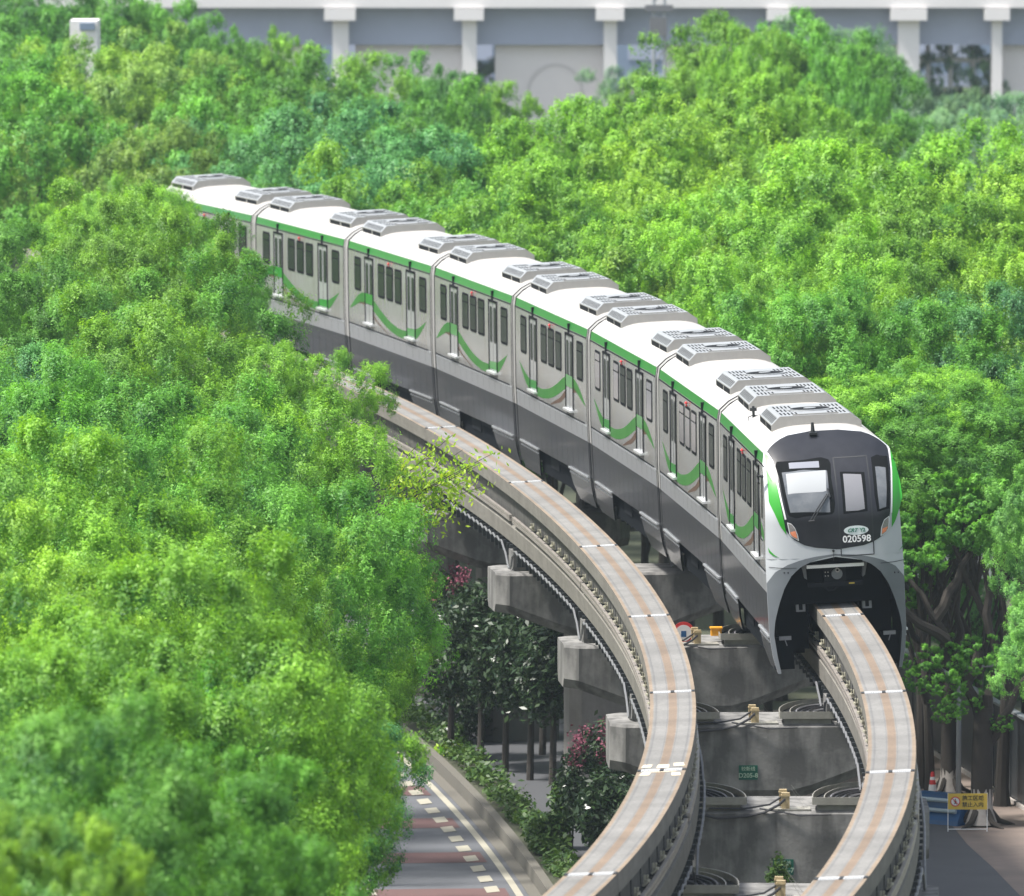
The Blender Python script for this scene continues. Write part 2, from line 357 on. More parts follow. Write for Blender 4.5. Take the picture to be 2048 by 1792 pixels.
# ------------------------------------------------------------------ the train
ZT=[-1.35,-1.0,-.55,.4,1.0,2.0,3.12,3.35]; WT=[1.34,1.43,1.482,1.49,1.49,1.455,1.41,1.36]
def wid(z): return float(np.interp(z,ZT,WT))
def ztop(t): return 3.75-.40*abs(t)**3.7
def back(x,z): 
    b=.30*(min(abs(x)/1.49,1))**5
    if z>1.9: b+=1.45*((z-1.9)/1.85)**2.0
    return b
ARX=[(-1.35,1.27),(-1.0,1.33),(-.5,1.385),(-.2,1.345),(.15,1.25),(.5,1.12),(.78,.95),(.95,.74),(1.06,.48),(1.12,.2),(1.125,0)]
def arch(z): return float(np.interp(z,[a for a,b in ARX],[b for a,b in ARX]))
def F(X,Y):   # survey of the flat front: enlarged photo position -> metres on the nose
    dx=(X-664)/272.7; dz=(1268-Y)/272.7
    x=dx+dz*.05; z=dz-dx*.05; za=z
    for _ in range(6): z=za-.08*back(x,z)
    return x,z
def row_patch(poly,off,mi,mb,rows=26,cols=14):
    zs=[p[1] for p in poly]; z0,z1=min(zs),max(zs); n=len(poly); R=[]
    for i in range(rows+1):
        z=z0+(z1-z0)*min(max(i/rows,.0008),.9992); xs=[]
        for k in range(n):
            (xa,za),(xb,zb)=poly[k],poly[(k+1)%n]
            if (za-z)*(zb-z)<=0 and abs(za-zb)>1e-9: xs.append(xa+(xb-xa)*(z-za)/(zb-za))
        a,b=min(xs),max(xs); R.append([(a+(b-a)*c/cols,z) for c in range(cols+1)])
    vs=[(x,back(x,z)-off,z) for r in R for x,z in r]; fs=[]
    for i in range(rows):
        for c in range(cols): k=i*(cols+1)+c; fs.append((k,k+1,k+cols+2,k+cols+1))
    mb.add(vs,fs,mi)
def ribbon(pts,wd,off,mi,mb):   # thin line on the nose
    L=[]
    for i in range(len(pts)-1):
        (x0,z0),(x1,z1)=pts[i],pts[i+1]; n=max(2,int(math.hypot(x1-x0,z1-z0)/.06))
        for k in range(n): L.append((x0+(x1-x0)*k/n,z0+(z1-z0)*k/n))
    L.append(pts[-1]); vs=[]
    for i,(x,z) in enumerate(L):
        a=L[max(i-1,0)]; b=L[min(i+1,len(L)-1)]; dx,dz=b[0]-a[0],b[1]-a[1]; l=math.hypot(dx,dz) or 1; nx,nz=-dz/l*wd/2,dx/l*wd/2
        for q in((x+nx,z+nz),(x-nx,z-nz)): vs.append((q[0],back(*q)-off,q[1]))
    mb.add(vs,[(2*i,2*i+1,2*i+3,2*i+2) for i in range(len(L)-1)],mi)
def rounded(x0,x1,z0,z1,r):
    p=[]
    for cx,cz,a0 in((x1-r,z1-r,0),(x0+r,z1-r,90),(x0+r,z0+r,180),(x1-r,z0+r,270)):
        for k in range(5): a=R_(a0+k*22.5); p.append((cx+r*math.cos(a),cz+r*math.sin(a)))
    return p
def smooth_poly(P,n=6):
    out=[]; N=len(P)
    for i in range(N):
        p0,p1,p2,p3=[np.array(P[(i+k-1)%N]) for k in range(4)]
        for k in range(n):
            t=k/n; out.append(tuple(.5*((2*p1)+(-p0+p2)*t+(2*p0-5*p1+4*p2-p3)*t*t+(-p0+3*p1-3*p2+p3)*t**3)))
    return out
LC=13.7
def side_pt(sgn,y,z,off): return (sgn*(wid(z)+off),y,z)
def side_quadstrip(mb,sgn,up,lo,off,mi):   # up / lo : lists of (y,z)
    vs=[side_pt(sgn,y,z,off) for p in zip(up,lo) for y,z in p]
    mb.add(vs,[(2*i,2*i+1,2*i+3,2*i+2) for i in range(len(up)-1)],mi)
def side_panel(mb,sgn,poly,off,mi,thick=0):
    n=len(poly); vs=[side_pt(sgn,y,z,off) for y,z in poly]; fs=[tuple(range(n))]
    if thick:
        vs+=[side_pt(sgn,y,z,off-thick) for y,z in poly]; fs+=[(i,(i+1)%n,n+(i+1)%n,n+i) for i in range(n)]
    mb.add(vs,fs,mi)
def body_mesh(L,cab):
    mb=MB()
    prof=[(1.0,a,ztop(a)) for a in ()]
    pts=[]; mats=[]
    for z in (-.55,-.1,.4): pts.append((-wid(z),z)); 
    for z in (.85,1.0,1.5,2.0,2.6,3.14,3.24,3.35): pts.append((-wid(z),z))
    for t in np.linspace(-1,1,17)[1:-1]: pts.append((t*1.36,ztop(t)))
    rs=[(-x,z) for x,z in pts[:11]][::-1]; pts+=rs
    pts=pts
    def mi(a,b):
        zm=(a[1]+b[1])/2
        if zm<.4: return 4
        if zm<.85: return 3
        if zm<3.12: return 2
        if abs(a[0])>1.28 and abs(b[0])>1.28 and zm<3.36: return 1
        return 0
    ys=np.linspace(0,L,9); 
    ring0=[(x,(back(x,z) if cab else 0)+0.0,z) for x,z in pts]
    rings=[ring0]+[[(x,y,z) for x,z in pts] for y in ys[1:]]
    if cab:
        rings=[ring0]+[[(x,y,z) for x,z in pts] for y in ys[2:]]
    for i in range(len(rings)-1):
        for k in range(len(pts)-1):
            mb.add([rings[i][k],rings[i][k+1],rings[i+1][k+1],rings[i+1][k]],[(0,1,2,3)],mi(pts[k],pts[k+1]))
    # end walls
    n=len(pts); mb.add([(x*.998,L,z) for x,z in pts],[tuple(range(n))],5)
    if not cab: mb.add([(x*.998,0,z) for x,z in pts],[tuple(range(n))],5)
    # underside ceiling and inner skin of the straddle tunnel
    y0=.32 if cab else .02
    ap=[(-a,z) for z,a in ARX if z>-.56]+[(a,z) for z,a in ARX[::-1] if z>-.56 and a>0]
    mb.loft([[(x,y0,z) for x,z in ap],[(x,L-.02,z) for x,z in ap]],5,cap=False,closed=False)
    # seams and fittings on the sides
    for sg in(-1,1):
        for y in np.arange(.95 if not cab else 1.5,L-.2,1.02):
            side_quadstrip(mb,sg,[(y,.83),(y+.018,.83)],[(y,-.54),(y+.018,-.54)],.002,5)
        side_quadstrip(mb,sg,[(.4,.875),(L,.875)],[(.4,.835),(L,.835)],.004,5)
        side_quadstrip(mb,sg,[(.4 if cab else 0,3.13),(L,3.13)],[(.4 if cab else 0,3.10),(L,3.10)],.006,5)
    return mb
def make_side_parts(car,L,cab,design,mats_first):
    dc=L-LC
    for sg in(-1,1):
        # positions measured from the far end of the car
        wins=[1.65,5.68,7.10,8.52]+([] if cab else [12.55])
        for wy in wins:
            y=L-wy; fm=MB(); side_panel(fm,sg,rounded(y-.56,y+.56,1.93,2.95,.12),.014,0,.02); f=fm.build('window',['frame'],car)
            gm=MB(); side_panel(gm,sg,rounded(y-.48,y+.48,2.00,2.68,.07),.018,0,.004); side_panel(gm,sg,rounded(y-.48,y+.48,2.71,2.89,.05),.018,0,.004)
            gm.build('pane',['paleglass' if (car.get('n',0),round(wy)) in PALE else 'glass'],f)
        for dy in(3.6,10.6):
            y=L-dy; dm=MB()
            # recessed door pair: leaves, dark joints, sill and header
            for a,b in((y-.66,y-.01),(y+.01,y+.66)):
                side_panel(dm,sg,[(a,1.06),(b,1.06),(b,2.98),(a,2.98)],.006,0,.01)
            side_panel(dm,sg,[(y-.70,1.05),(y-.66,1.05),(y-.66,3.02),(y-.70,3.02)],.03,1,.04)
            side_panel(dm,sg,[(y+.66,1.05),(y+.70,1.05),(y+.70,3.02),(y+.66,3.02)],.03,1,.04)
            side_panel(dm,sg,[(y-.70,2.98),(y+.70,2.98),(y+.70,3.04),(y-.70,3.04)],.03,1,.04)
            side_panel(dm,sg,[(y-.01,1.06),(y+.01,1.06),(y+.01,2.98),(y-.01,2.98)],.01,1,.01)
            zc=1.06; hi=1.36 if (design=='A')==(dy<5) or True else 1.3
            d=dm.build('door',['door','frame'],car)
            gm=MB()
            for a,b in((y-.52,y-.14),(y+.14,y+.52)): side_panel(gm,sg,rounded(a,b,1.85,2.85,.1),.012,0,.004)
            gm.build('pane',['glass'],d)
            # painted part of the wave on the door
            crest=(design=='A' and dy<5) or (design=='B' and dy>5)
            gp=MB()
            if crest: side_panel(gp,sg,[(y-.62,1.62),(y+.62,1.62),(y+.62,1.93),(y-.62,1.93)],.017,0)
            else: side_panel(gp,sg,[(y-.62,1.10),(y+.62,1.10),(y+.62,1.30),(y-.62,1.34)],.017,0)
            gp.build('wave_panel',['dgreen'],d)
            sm=MB(); sm.box(0,.12,y-.72,y+.72,.99,1.045,0); 
            sm.v=[(sg*(wid(1.0)+v[0]-.02),v[1],v[2]) for v in sm.v]; sm.build('door_sill',['steel'],car)
            gm=MB(); gm.box(0,.07,y+.02,y+.14,2.98,3.30,0); gm.v=[(sg*(wid(3.2)+v[0]-.02),v[1],v[2]) for v in gm.v]; gm.build('gutter_post',['under2'],car)
        # livery wave
        U=[.01,.06,.12,.2,.3,.4,.5,.62,.75,.85,.955]
        T=[1.3,1.55,1.82,1.95,1.84,1.55,1.32,1.18,1.2,1.38,1.68]
        B=[1.3,1.38,1.55,1.65,1.5,1.24,1.05,.935,.95,1.08,1.68]
        uu=np.linspace(.01,.955,48); tt=np.interp(uu,U,T); bb=np.interp(uu,U,B)
        k=np.array([.25,.5,.25])
        for _ in range(4):
            tt[1:-1]=np.convolve(tt,k,'valid'); bb[1:-1]=np.convolve(bb,k,'valid')
        fl=(lambda u:L-u*LC) if design=='A' else (lambda u:L-LC+u*LC)
        ws=[i for i in range(48) if fl(uu[i])>(.5 if cab else 0)]
        wm=MB(); side_quadstrip(wm,sg,[(fl(uu[i]),tt[i]) for i in ws],[(fl(uu[i]),bb[i]) for i in ws],.003,0)
        bu=np.linspace(.13,.5,20); bt=np.interp(bu,[.13,.2,.27,.36,.5],[1.58,1.60,1.45,1.15,.90]); th=np.interp(bu,[.13,.2,.3,.5],[.015,.085,.07,.01])*(1.3 if design=='B' else .6)
        side_quadstrip(wm,sg,[(fl(a),b+c) for a,b,c in zip(bu,bt,th)],[(fl(a),b-c) for a,b,c in zip(bu,bt,th)],.003,1)
        wm.build('livery_wave',['wgreen','wbrown'],car)
        # bolt rows
        bm=MB()
        for y in np.arange(.5 if cab else .1,L-.1,.34): bm.box(sg*(wid(.8)),sg*(wid(.8)+.03),y,y+.05,.79,.835,0)
        bm.build('bolt_row',['steel'],car)
        # lower skirts near each end
        for near in((True,False)):
            ln=3.1 if (cab and near) else 3.9
            yy=np.linspace(0,ln,14); sk_=MB()
            rows=[]
            for z in (-.555,-.8,-1.0,-1.2,-1.35):
                k_=(-.555-z)/.8; end=ln-.9*k_**1.6
                st=.30 if (cab and near) else .0
                r=[]
                for q in np.linspace(0,1,8):
                    y=st+(end-st)*q; yv=y if near else L-y
                    r.append((sg*(wid(z)),yv,z))
                rows.append(r)
            sk_.loft(rows,0,cap=False,closed=False)
            rows2=[[(v[0]-sg*.04,v[1],v[2]) for v in r] for r in rows]; sk_.loft(rows2,1,cap=False,closed=False)
            sk_.loft([rows[-1],rows2[-1]],1,cap=False,closed=False)
            skd=sk_.build('skirt',['dgrey','black'],car,smooth=False)
            rm=MB()
            for y in np.arange(.35,ln-.1,.30):
                yv=y if near else L-y-.13
                rm.box(sg*(wid(-.56)-.01),sg*(wid(-.56)+.04),yv,yv+.13,-.575,-.53,0)
                rm.box(sg*(wid(-.66)-.01),sg*(wid(-.66)+.02),yv+.05,yv+.10,-.69,-.65,0)
            rm.build('fastener_row',['steel'],skd)
    # bogies: black frame with tyres
    for yc in ((2.9 if cab else 2.2),L-2.2):
        bm=MB(); bm.box(-1.25,-.56,yc-1.7,yc+1.7,-.95,.75,0); bm.box(.56,1.25,yc-1.7,yc+1.7,-.95,.75,0); bm.box(-1.2,1.2,yc-1.5,yc+1.5,.25,1.0,0)
        bo=bm.build('bogie',['black'],car)
        for sg in(-1,1):
            for q in(-1.1,1.1):
                t=MB(); t.tube([(sg*.68,yc+q,-.5),(sg*.68,yc+q,-.28)],.22,12,0); t.build('guide_tyre',['under2'],bo)
    um=MB()
    for sg in(-1,1):
        um.box(sg*.75,sg*1.36,L/2-2.2,L/2-.3,-.72,.9,0); um.box(sg*.75,sg*1.33,L/2+.1,L/2+1.7,-.95,.9,0)
    um.build('underfloor_box',['under2'],car)
    for sg in(-1,1):
        um=MB(); a0=3.0 if cab else 3.2; um.box(sg*.52,sg*1.30,a0,L-3.2,-1.22,-.2,0); um.build('underfloor_shade_block',['black'],car)  # black blocks added to stand for the shade in the underfloor gap
def ac_mesh():
    mb=MB(); W=.985; L=3.3
    z0=-.22
    sec=[(-W,z0),(W,z0),(W,-.12),(W,-.02),(W-.24,.16),(-W+.19,.16),(-W,-.02),(-W,-.12)]
    n=8; a=[(x,0,z) for x,z in sec]; b=[(x,L,z) for x,z in sec]
    for k in range(n):
        k2=(k+1)%n; mi=1 if k in(3,4,5) else 0
        mb.add([a[k],a[k2],b[k2],b[k]],[(0,1,2,3)],mi)
    mb.add(a,[tuple(range(n))],0); mb.add(b,[tuple(range(n))],0)
    mb.box(-W-.004,-W+.02,.15,1.5,-.20,-.045,2); mb.box(-W-.004,-W+.02,1.65,L-.15,-.20,-.045,2)
    mb.box(-W-.01,W+.01,-.012,0,z0,-.19,2)
    # slots on the top and on the sloping ends
    for r in range(3):
        for k in range(5):
            x=-.74+k*.085
            mb.box(x,x+.035,.35+r*.95,.95+r*.95,.161,.165,2); mb.box(-x-.09,-x-.055,.35+r*.95,.95+r*.95,.161,.165,2)
    for k in range(11):
        y=.25+k*.26
        for (xa,xb,za,zb) in((-W+.02,-W+.14,.0,.118),(W-.16,W-.03,.105,.005)):
            mb.add([(xa,y,za-.0),(xb,y,zb),(xb,y+.10,zb),(xa,y+.10,za)],[(0,1,2,3)],2) if False else mb.add([(xa-.003 if xa<0 else xa+.003,y,za+.004),(xb-.003 if xb<0 else xb+.003,y,zb+.004),(xb-.003 if xb<0 else xb+.003,y+.09,zb+.004),(xa-.003 if xa<0 else xa+.003,y+.09,za+.004)],[(0,1,2,3)],2)
    for cy in(1.65,):
        mb.tube([(0,cy,.16),(0,cy,.185)],.52,24,1); mb.tube([(0,cy,.185),(0,cy,.189)],.44,24,2); mb.tube([(0,cy,.189),(0,cy,.2)],.14,16,1)
    mb.box(-.5,.5,.1,.14,.161,.19,0)
    return mb
NOSE=198.7
s_nose=s_of(NOSE)
train=empty('monorail_train',trk(s_nose,0,0),'eight car white and silver monorail train with green roof edge and green waves','train')
tinv=Matrix.Translation(train.location).inverted()
PALE={(1,6),(1,7),(1,9),(2,2),(2,13),(2,6)}
def wmod(): pass
acm=None
for n in range(8):
    cab=(n==0); L=13.1 if cab else LC
    s0=s_nose if cab else s_of(212.24)+.45+14.6*(n-1)
    if cab: L=s_of(212.24)-.45-s_nose
    A=trk(s0,0,0); B=trk(s0+L,0,0); Y=(B-A).normalized(); X=Y.cross(Vector((0,0,1))).normalized(); Z=X.cross(Y)
    X2=X*math.cos(CANT)+Z*math.sin(CANT); Z2=Z*math.cos(CANT)-X*math.sin(CANT)
    m4=Matrix(((X2.x,Y.x,Z2.x,A.x),(X2.y,Y.y,Z2.y,A.y),(X2.z,Y.z,Z2.z,A.z),(0,0,0,1)))
    design='A' if n>=4 else 'B'
    car=body_mesh(L,cab).build('train_car',['roof','band','silver','lgrey','dgrey','black'],train,smooth=True)
    car.matrix_local=tinv@m4; car['n']=n
    make_side_parts(car,L,cab,design,None)
    for y in ((3.3 if cab else .7),L-3.5):
        if acm is None: o=ac_mesh().build('air_conditioner',['ac','actop','vent'],car); acm=o.data
        else: o=link('air_conditioner',acm,car)
        o.location=(0,y,3.79)
    if n<7:     # bellows to the next car
        g=MB(); pts=[(-wid(z)+.045,z) for z in(-1.2,-.55,.4)]+[(-wid(z)+.045,z) for z in(.4001,1,2,3.12,3.33)]+[(t*1.33,ztop(t)-.03) for t in np.linspace(-1,1,13)[1:-1]]
        pts+=[(-x,z) for x,z in pts[:8]][::-1]
        for k in range(len(pts)-1):
            mi=1 if (pts[k][1]+pts[k+1][1])/2<.4 else 0
            for q,(ya,yb,ex) in enumerate(((0,.12,.0),(.12,.26,.05),(.26,.45,.03),(.45,.64,.03),(.64,.78,.05),(.78,.91,.0))):
                def P(p,y,ex=ex): 
                    f=1+ex/1.4; return (p[0]*f,L+y,p[1]+(ex if p[1]>3.3 else 0))
                mb_v=[P(pts[k],ya),P(pts[k+1],ya),P(pts[k+1],yb),P(pts[k],yb)]
                g.add(mb_v,[(0,1,2,3)],mi)
        g.build('gangway_bellows',['bellows','dgrey'],car)
    # small signal lamp above the middle window
    for sg in(-1,1):
        q=MB(); q.tube([(sg*(wid(3.0)+.02),L-7.1,3.06),(sg*(wid(3.0)+.06),L-7.1,3.02)],.035,8,0); q.tube([(sg*(wid(3.0)+.02),L-7.1,2.99),(sg*(wid(3.0)+.05),L-7.1,2.97)],.025,8,0); q.build('door_lamp',['red2'],car)
    if cab: car1=car; L1=L
# ---- nose of the leading car
nb=MB()
NX,NZ=29,34
ts=np.linspace(-1,1,NX)
def nose_rows(zlo,zhi_f,mi,rows,inner=None,sgn=0):
    R=[]
    for i in range(rows+1):
        r=[]
        for t in ts:
            zh=zhi_f(t); z=zlo+(zh-zlo)*i/rows; x=t*wid(min(z,3.35)) if z<=3.35 else t*1.36
            r.append((x,back(x,z),z))
        R.append(r)
    nb.loft(R,mi,cap=False,closed=False)
nose_rows(1.125,ztop,0,26)
for sg in(-1,1):      # legs of the nose beside the arch
    R=[]
    for z in np.linspace(-1.35,1.125,28):
        a,b=arch(z),wid(z); R.append([(sg*(a+(b-a)*k/6),back(a+(b-a)*k/6,z),z) for k in range(7)])
    nb.loft(R,0,cap=False,closed=False)
    R2=[[(sg*arch(z),back(arch(z),z)+q*.35,z) for q in(0,.5,1)] for z in np.linspace(-1.35,1.125,28)]
    nb.loft(R2,1,cap=False,closed=False)
nose=nb.build('nose_shell',['facewhite','black'],car1,smooth=True)
OUT=[(-1.35,1.34),(.60,1.492),(.85,1.30),(1.0,1.03),(1.10,.72),(1.17,.30),(1.19,0)]
gm=MB()
for sg in(-1,1):
    R=[]
    for z in list(np.linspace(-1.35,.6,20))+list(np.linspace(.62,1.188,16)):
        o=min(float(np.interp(z,[a for a,b in OUT],[b for a,b in OUT])),wid(z)-.002); a=arch(z) if z<1.125 else 0
        if z<.6: o=wid(z)-.003
        R.append([(sg*(a+(o-a)*k/6),back(a+(o-a)*k/6,z)-.006,z) for k in range(7)])
    gm.loft(R,0,cap=False,closed=False)
for sg,px_ in((-1,350),(1,1000)):
    for q in(0,22):
        x,z=F(px_+q,1055); gm.tube([(x,back(x,z)-.012,z),(x,back(x,z)-.004,z)],.018,8,1)
gm.build('arch_surround',['facegrey','seam'],car1,smooth=True)
# mask
mk=MB()
MASK=[F(272,352),F(300,560),F(330,700),F(352,800),F(400,858),F(470,895),F(560,914),F(660,918),F(760,908),F(850,885),F(920,845),F(958,798),F(972,700),F(985,560),F(985,430),F(978,318)]
zt=[(t*1.335,ztop(t)+.002) for t in np.linspace(.97,-.97,19)]
row_patch(MASK+zt,.010,0,mk,rows=40,cols=26)
mk.build('black_mask',['mask'],car1,smooth=True)
gp=MB(); row_patch([F(252,352),F(275,358),F(292,420),F(312,540),F(330,660),F(350,770),F(362,832),F(325,780),F(290,700),F(262,640)],.014,0,gp)
gp.build('green_side_panel',['facegreen'],car1,smooth=True); gp=MB(); row_patch([F(994,330),F(1020,420),F(1040,520),F(1050,610),F(1030,680),F(1005,750),F(982,790),F(984,700),F(992,560),F(992,420)],.014,0,gp)
gp.build('green_side_panel',['facegreen'],car1,smooth=True)
tr=MB(); ribbon([F(268,352),F(292,395),F(310,500),F(332,630),F(356,742)],.035,.018,0,tr); ribbon([F(986,325),F(990,450),F(985,560),F(980,705)],.035,.018,0,tr)
tr.build('white_trim',['trim'],car1)
wl=MB(); row_patch(rounded(*[F(365,0)[0],F(1,0)[0]],0,0,0) if False else smooth_poly([F(318,400),F(470,388),F(618,384),F(630,500),F(640,705),F(500,722),F(385,730),F(350,640),F(325,500)],3),.013,0,wl); wo=wl.build('windscreen_frame',['frame'],car1)
wg=MB(); row_patch([F(342,462),F(470,450),F(608,452),F(618,700),F(385,708),F(362,600)],.018,0,wg); wg.build('windscreen',['cabglass'],car1)
bd=MB(); row_patch([F(366,470),F(600,452),F(597,578),F(372,594)],.021,0,bd); bd.build('sun_blind',['blind'],car1)
lp=MB(); row_patch([F(386,408),F(563,398),F(564,436),F(388,444)],.017,0,lp); lp.build('destination_panel',['ledpanel'],car1)
# emergency door
dr=MB(); D4=[F(648,380),F(845,368),F(876,946),F(684,958)]
ribbon(D4+[D4[0]],.022,.016,0,dr); dr.build('front_door_seal',['seam'],car1)
df=MB(); row_patch(smooth_poly([F(682,462),F(826,456),F(838,700),F(695,710)],1),.014,0,df); df.build('front_door_window_frame',['frame'],car1)
dg=MB(); row_patch([F(700,474),F(806,470),F(822,688),F(710,694)],.018,0,dg); dg.build('front_door_window',['paleglass'],car1)
sw=MB(); row_patch([F(872,372),F(905,362),F(972,362),F(974,560),F(968,690),F(895,697),F(880,600)],.013,0,sw); sw.build('side_window_frame',['frame'],car1)
sg_=MB(); row_patch([F(892,432),F(955,428),F(955,560),F(948,676),F(908,682),F(900,600)],.018,0,sg_); sg_.build('side_front_window',['cabglass'],car1)
for pts,hot in (([F(364,758),F(385,762),F(410,790),F(428,835),F(434,868),F(400,850),F(380,835)],[F(376,815),F(417,808),F(432,862),F(400,848),F(384,834)]),
            ([F(966,722),F(968,745),F(962,800),F(948,820),F(914,842),F(918,790),F(935,745)],[F(920,800),F(962,785),F(950,815),F(916,838)])):
    h=MB(); row_patch(pts,.016,0,h,12,6); ho=h.build('headlight',['trim'],car1)
    c=(sum(p[0] for p in pts)/len(pts),sum(p[1] for p in pts)/len(pts))
    h=MB(); row_patch([(c[0]+(x-c[0])*.82,c[1]+(z-c[1])*.88) for x,z in pts],.020,0,h,12,6); h.build('lens',['lampglass'],ho)
    c2=c; h=MB(); row_patch([(c[0]+(x-c[0])*.78,c[1]+(z-c[1])*.84) for x,z in hot],.023,0,h,8,5); h.build('amber_lamp',['lampor'],ho)
wp=MB()
def fp(X,Y,o): x,z=F(X,Y); return (x,back(x,z)-o,z)
wp.tube([fp(612,588,.05),fp(560,670,.07),fp(515,750,.05)],.014,6,0); wp.tube([fp(600,590,.05),fp(545,670,.07),fp(498,750,.05)],.012,6,0); wp.tube([fp(490,752,.05),fp(525,748,.05)],.02,6,0); wp.tube([fp(605,560,.05),fp(618,610,.05)],.022,6,0)
wp.build('windscreen_wiper',['seam'],car1)
ln=MB(); ribbon([F(262,1022),F(330,1028),F(420,1028)],.014,.012,0,ln); ribbon([F(915,1000),F(1000,992),F(1068,980)],.014,.012,0,ln)
ln.build('panel_seam',['seam'],car1)
sw2=MB(); row_patch([F(257,905),F(268,925),F(295,952),F(322,968),F(290,958),F(262,935)],.010,0,sw2,8,4); row_patch([F(1066,880),F(1050,905),F(1025,932),F(1045,905),F(1058,890)],.010,0,sw2,8,4); sw2.build('green_flash',['facegreen'],car1)
kb=MB(); x,z=F(636,926); kb.tube([(x,back(x,z)-.06,z),(x,back(x,z)+.01,z)],.028,8,0); kb.box(x-.004,x+.004,back(x,z)-.012,back(x,z)-.006,z-.22,z,0); kb.build('front_socket',['seam'],car1)
# emblem and number
ex,ez=F(770,806); by=back(ex,ez)
em=MB(); P=[(ex+.265*math.cos(a),by-.022,ez+.10*math.sin(a)) for a in np.linspace(0,2*math.pi,33)[:-1]]; em.add(P+[(p[0],p[1]+.012,p[2]) for p in P],[tuple(range(32))]+[(i,(i+1)%32,32+(i+1)%32,32+i) for i in range(32)],0)
emo=em.build('oval_emblem',['emblem'],car1)
def tm(x,z,dy): return Matrix.Translation((x,dy,z))@Matrix.Rotation(math.pi/2,4,'X')
text_mesh('CRT',.11,'emblem_lettering','letgreen',emo,.4,.003,tm(ex-.09,ez,by-.026))
text_mesh('Y2',.11,'emblem_lettering','letgreen',emo,-.0,.003,tm(ex+.135,ez,by-.026))
nx_,nz_=F(774,857); text_mesh('020598',.205,'fleet_number','letwhite',car1,0,.004,tm(nx_,nz_,back(nx_,nz_)-.02))
# coupler bay inside the arch
cb=MB()
cb.box(-1.36,1.36,.9,.95,.05,1.12,1)
cb.box(-1.37,-.95,.5,.9,-1.3,-.6,1); cb.box(.95,1.37,.5,.9,-1.3,-.6,1)
cb.build('tunnel_bulkhead',['under2','black'],car1)
cb=MB(); cb.box(-.62,.62,.14,.26,.885,.955,0); cb.build('bumper_bar',['steel'],car1)
cb=MB()
for sg in(-1,1):
    cb.add([(sg*.72,.4,.98),(sg*.62,.4,.98),(sg*.60,.45,.62),(sg*.66,.45,.66),(sg*.72,.85,.98),(sg*.60,.85,.62)],[(0,1,2,3),(0,4,5,2),(1,4,5,2)],0)
cb.build('bracket',['facegrey'],car1)
cb=MB(); cb.box(-.22,.25,.45,.8,.52,.86,0); cb.tube([(.05,.38,.72),(.05,.5,.72)],.12,14,1); cb.tube([(0.06,.36,.80),(.06,.5,.80)],.05,12,2); cb.tube([(0.06,.355,.80),(.06,.37,.80)],.025,12,0)
for a in(-.2,-.14):
    for b in(.68,.76): cb.tube([(a,.42,b),(a,.45,b)],.014,8,2)
cb.box(-.58,.6,.42,.62,.45,.54,0); cb.box(.30,.42,.415,.42,.485,.515,3)
cb.tube([(-.25,.45,.47),(-.15,.42,.36),(-.03,.42,.36),(.1,.45,.47)],.02,6,0)
cb.build('coupler',['under2','facegrey','ac','yellow'],car1)
for sg in(-1,1):
    cb=MB(); cb.box(sg*.62,sg*.82,1.0,1.2,-.12,.12,0); cb.box(sg*.68,sg*.76,.99,1.0,-.08,.08,1); cb.build('guide_wheel_cover',['lgrey','black'],car1)
    cb=MB(); cb.box(sg*1.0,sg*1.26,.42,.5,-.66,-.58,0); cb.tube([(sg*1.15,.4,-.62),(sg*1.1,.4,-.78)],.012,5,0); cb.build('access_latch',['lgrey'],car1)
an=MB(); ax,az_=-.25,3.70; ay=back(ax,3.62)+.1
an.box(ax-.085,ax+.085,ay-.12,ay+.12,az_-.02,az_+.03,0); an.tube([(ax,ay,az_+.02),(ax,ay,az_+.24)],[.05,.03],8,0); an.build('roof_antenna',['seam'],car1)
an=MB(); ax,ay=-1.02,L1-5.2
an.tube([(ax,ay,3.5),(ax,ay,3.86)],.03,8,0); an.tube([(ax,ay,3.75),(ax,ay,3.82)],.08,10,0); 
for q in(-.12,.12): an.tube([(ax,ay,3.66),(ax+q,ay,3.62),(ax+q,ay,3.48)],.012,5,0)
an.build('roof_horn',['seam'],car1)
cdm=MB(); 
for sg in(-1,1): side_panel(cdm,sg,rounded(.75,1.35,1.1,2.95,.08),.004,0,.002); side_panel(cdm,sg,rounded(.83,1.27,1.95,2.85,.06),.008,1,.002)
cdm.build('cab_door',['door','glass'],car1)
cdm=MB(); cdm.tube([(-1.5,.62,1.5),(-1.54,.62,1.55),(-1.54,.62,2.7),(-1.5,.62,2.75)],.015,6,0); cdm.tube([(-1.44,.45,2.9),(-1.56,.42,2.92),(-1.56,.42,2.8)],.035,6,0); cdm.build('cab_grab_rail',['seam'],car1)

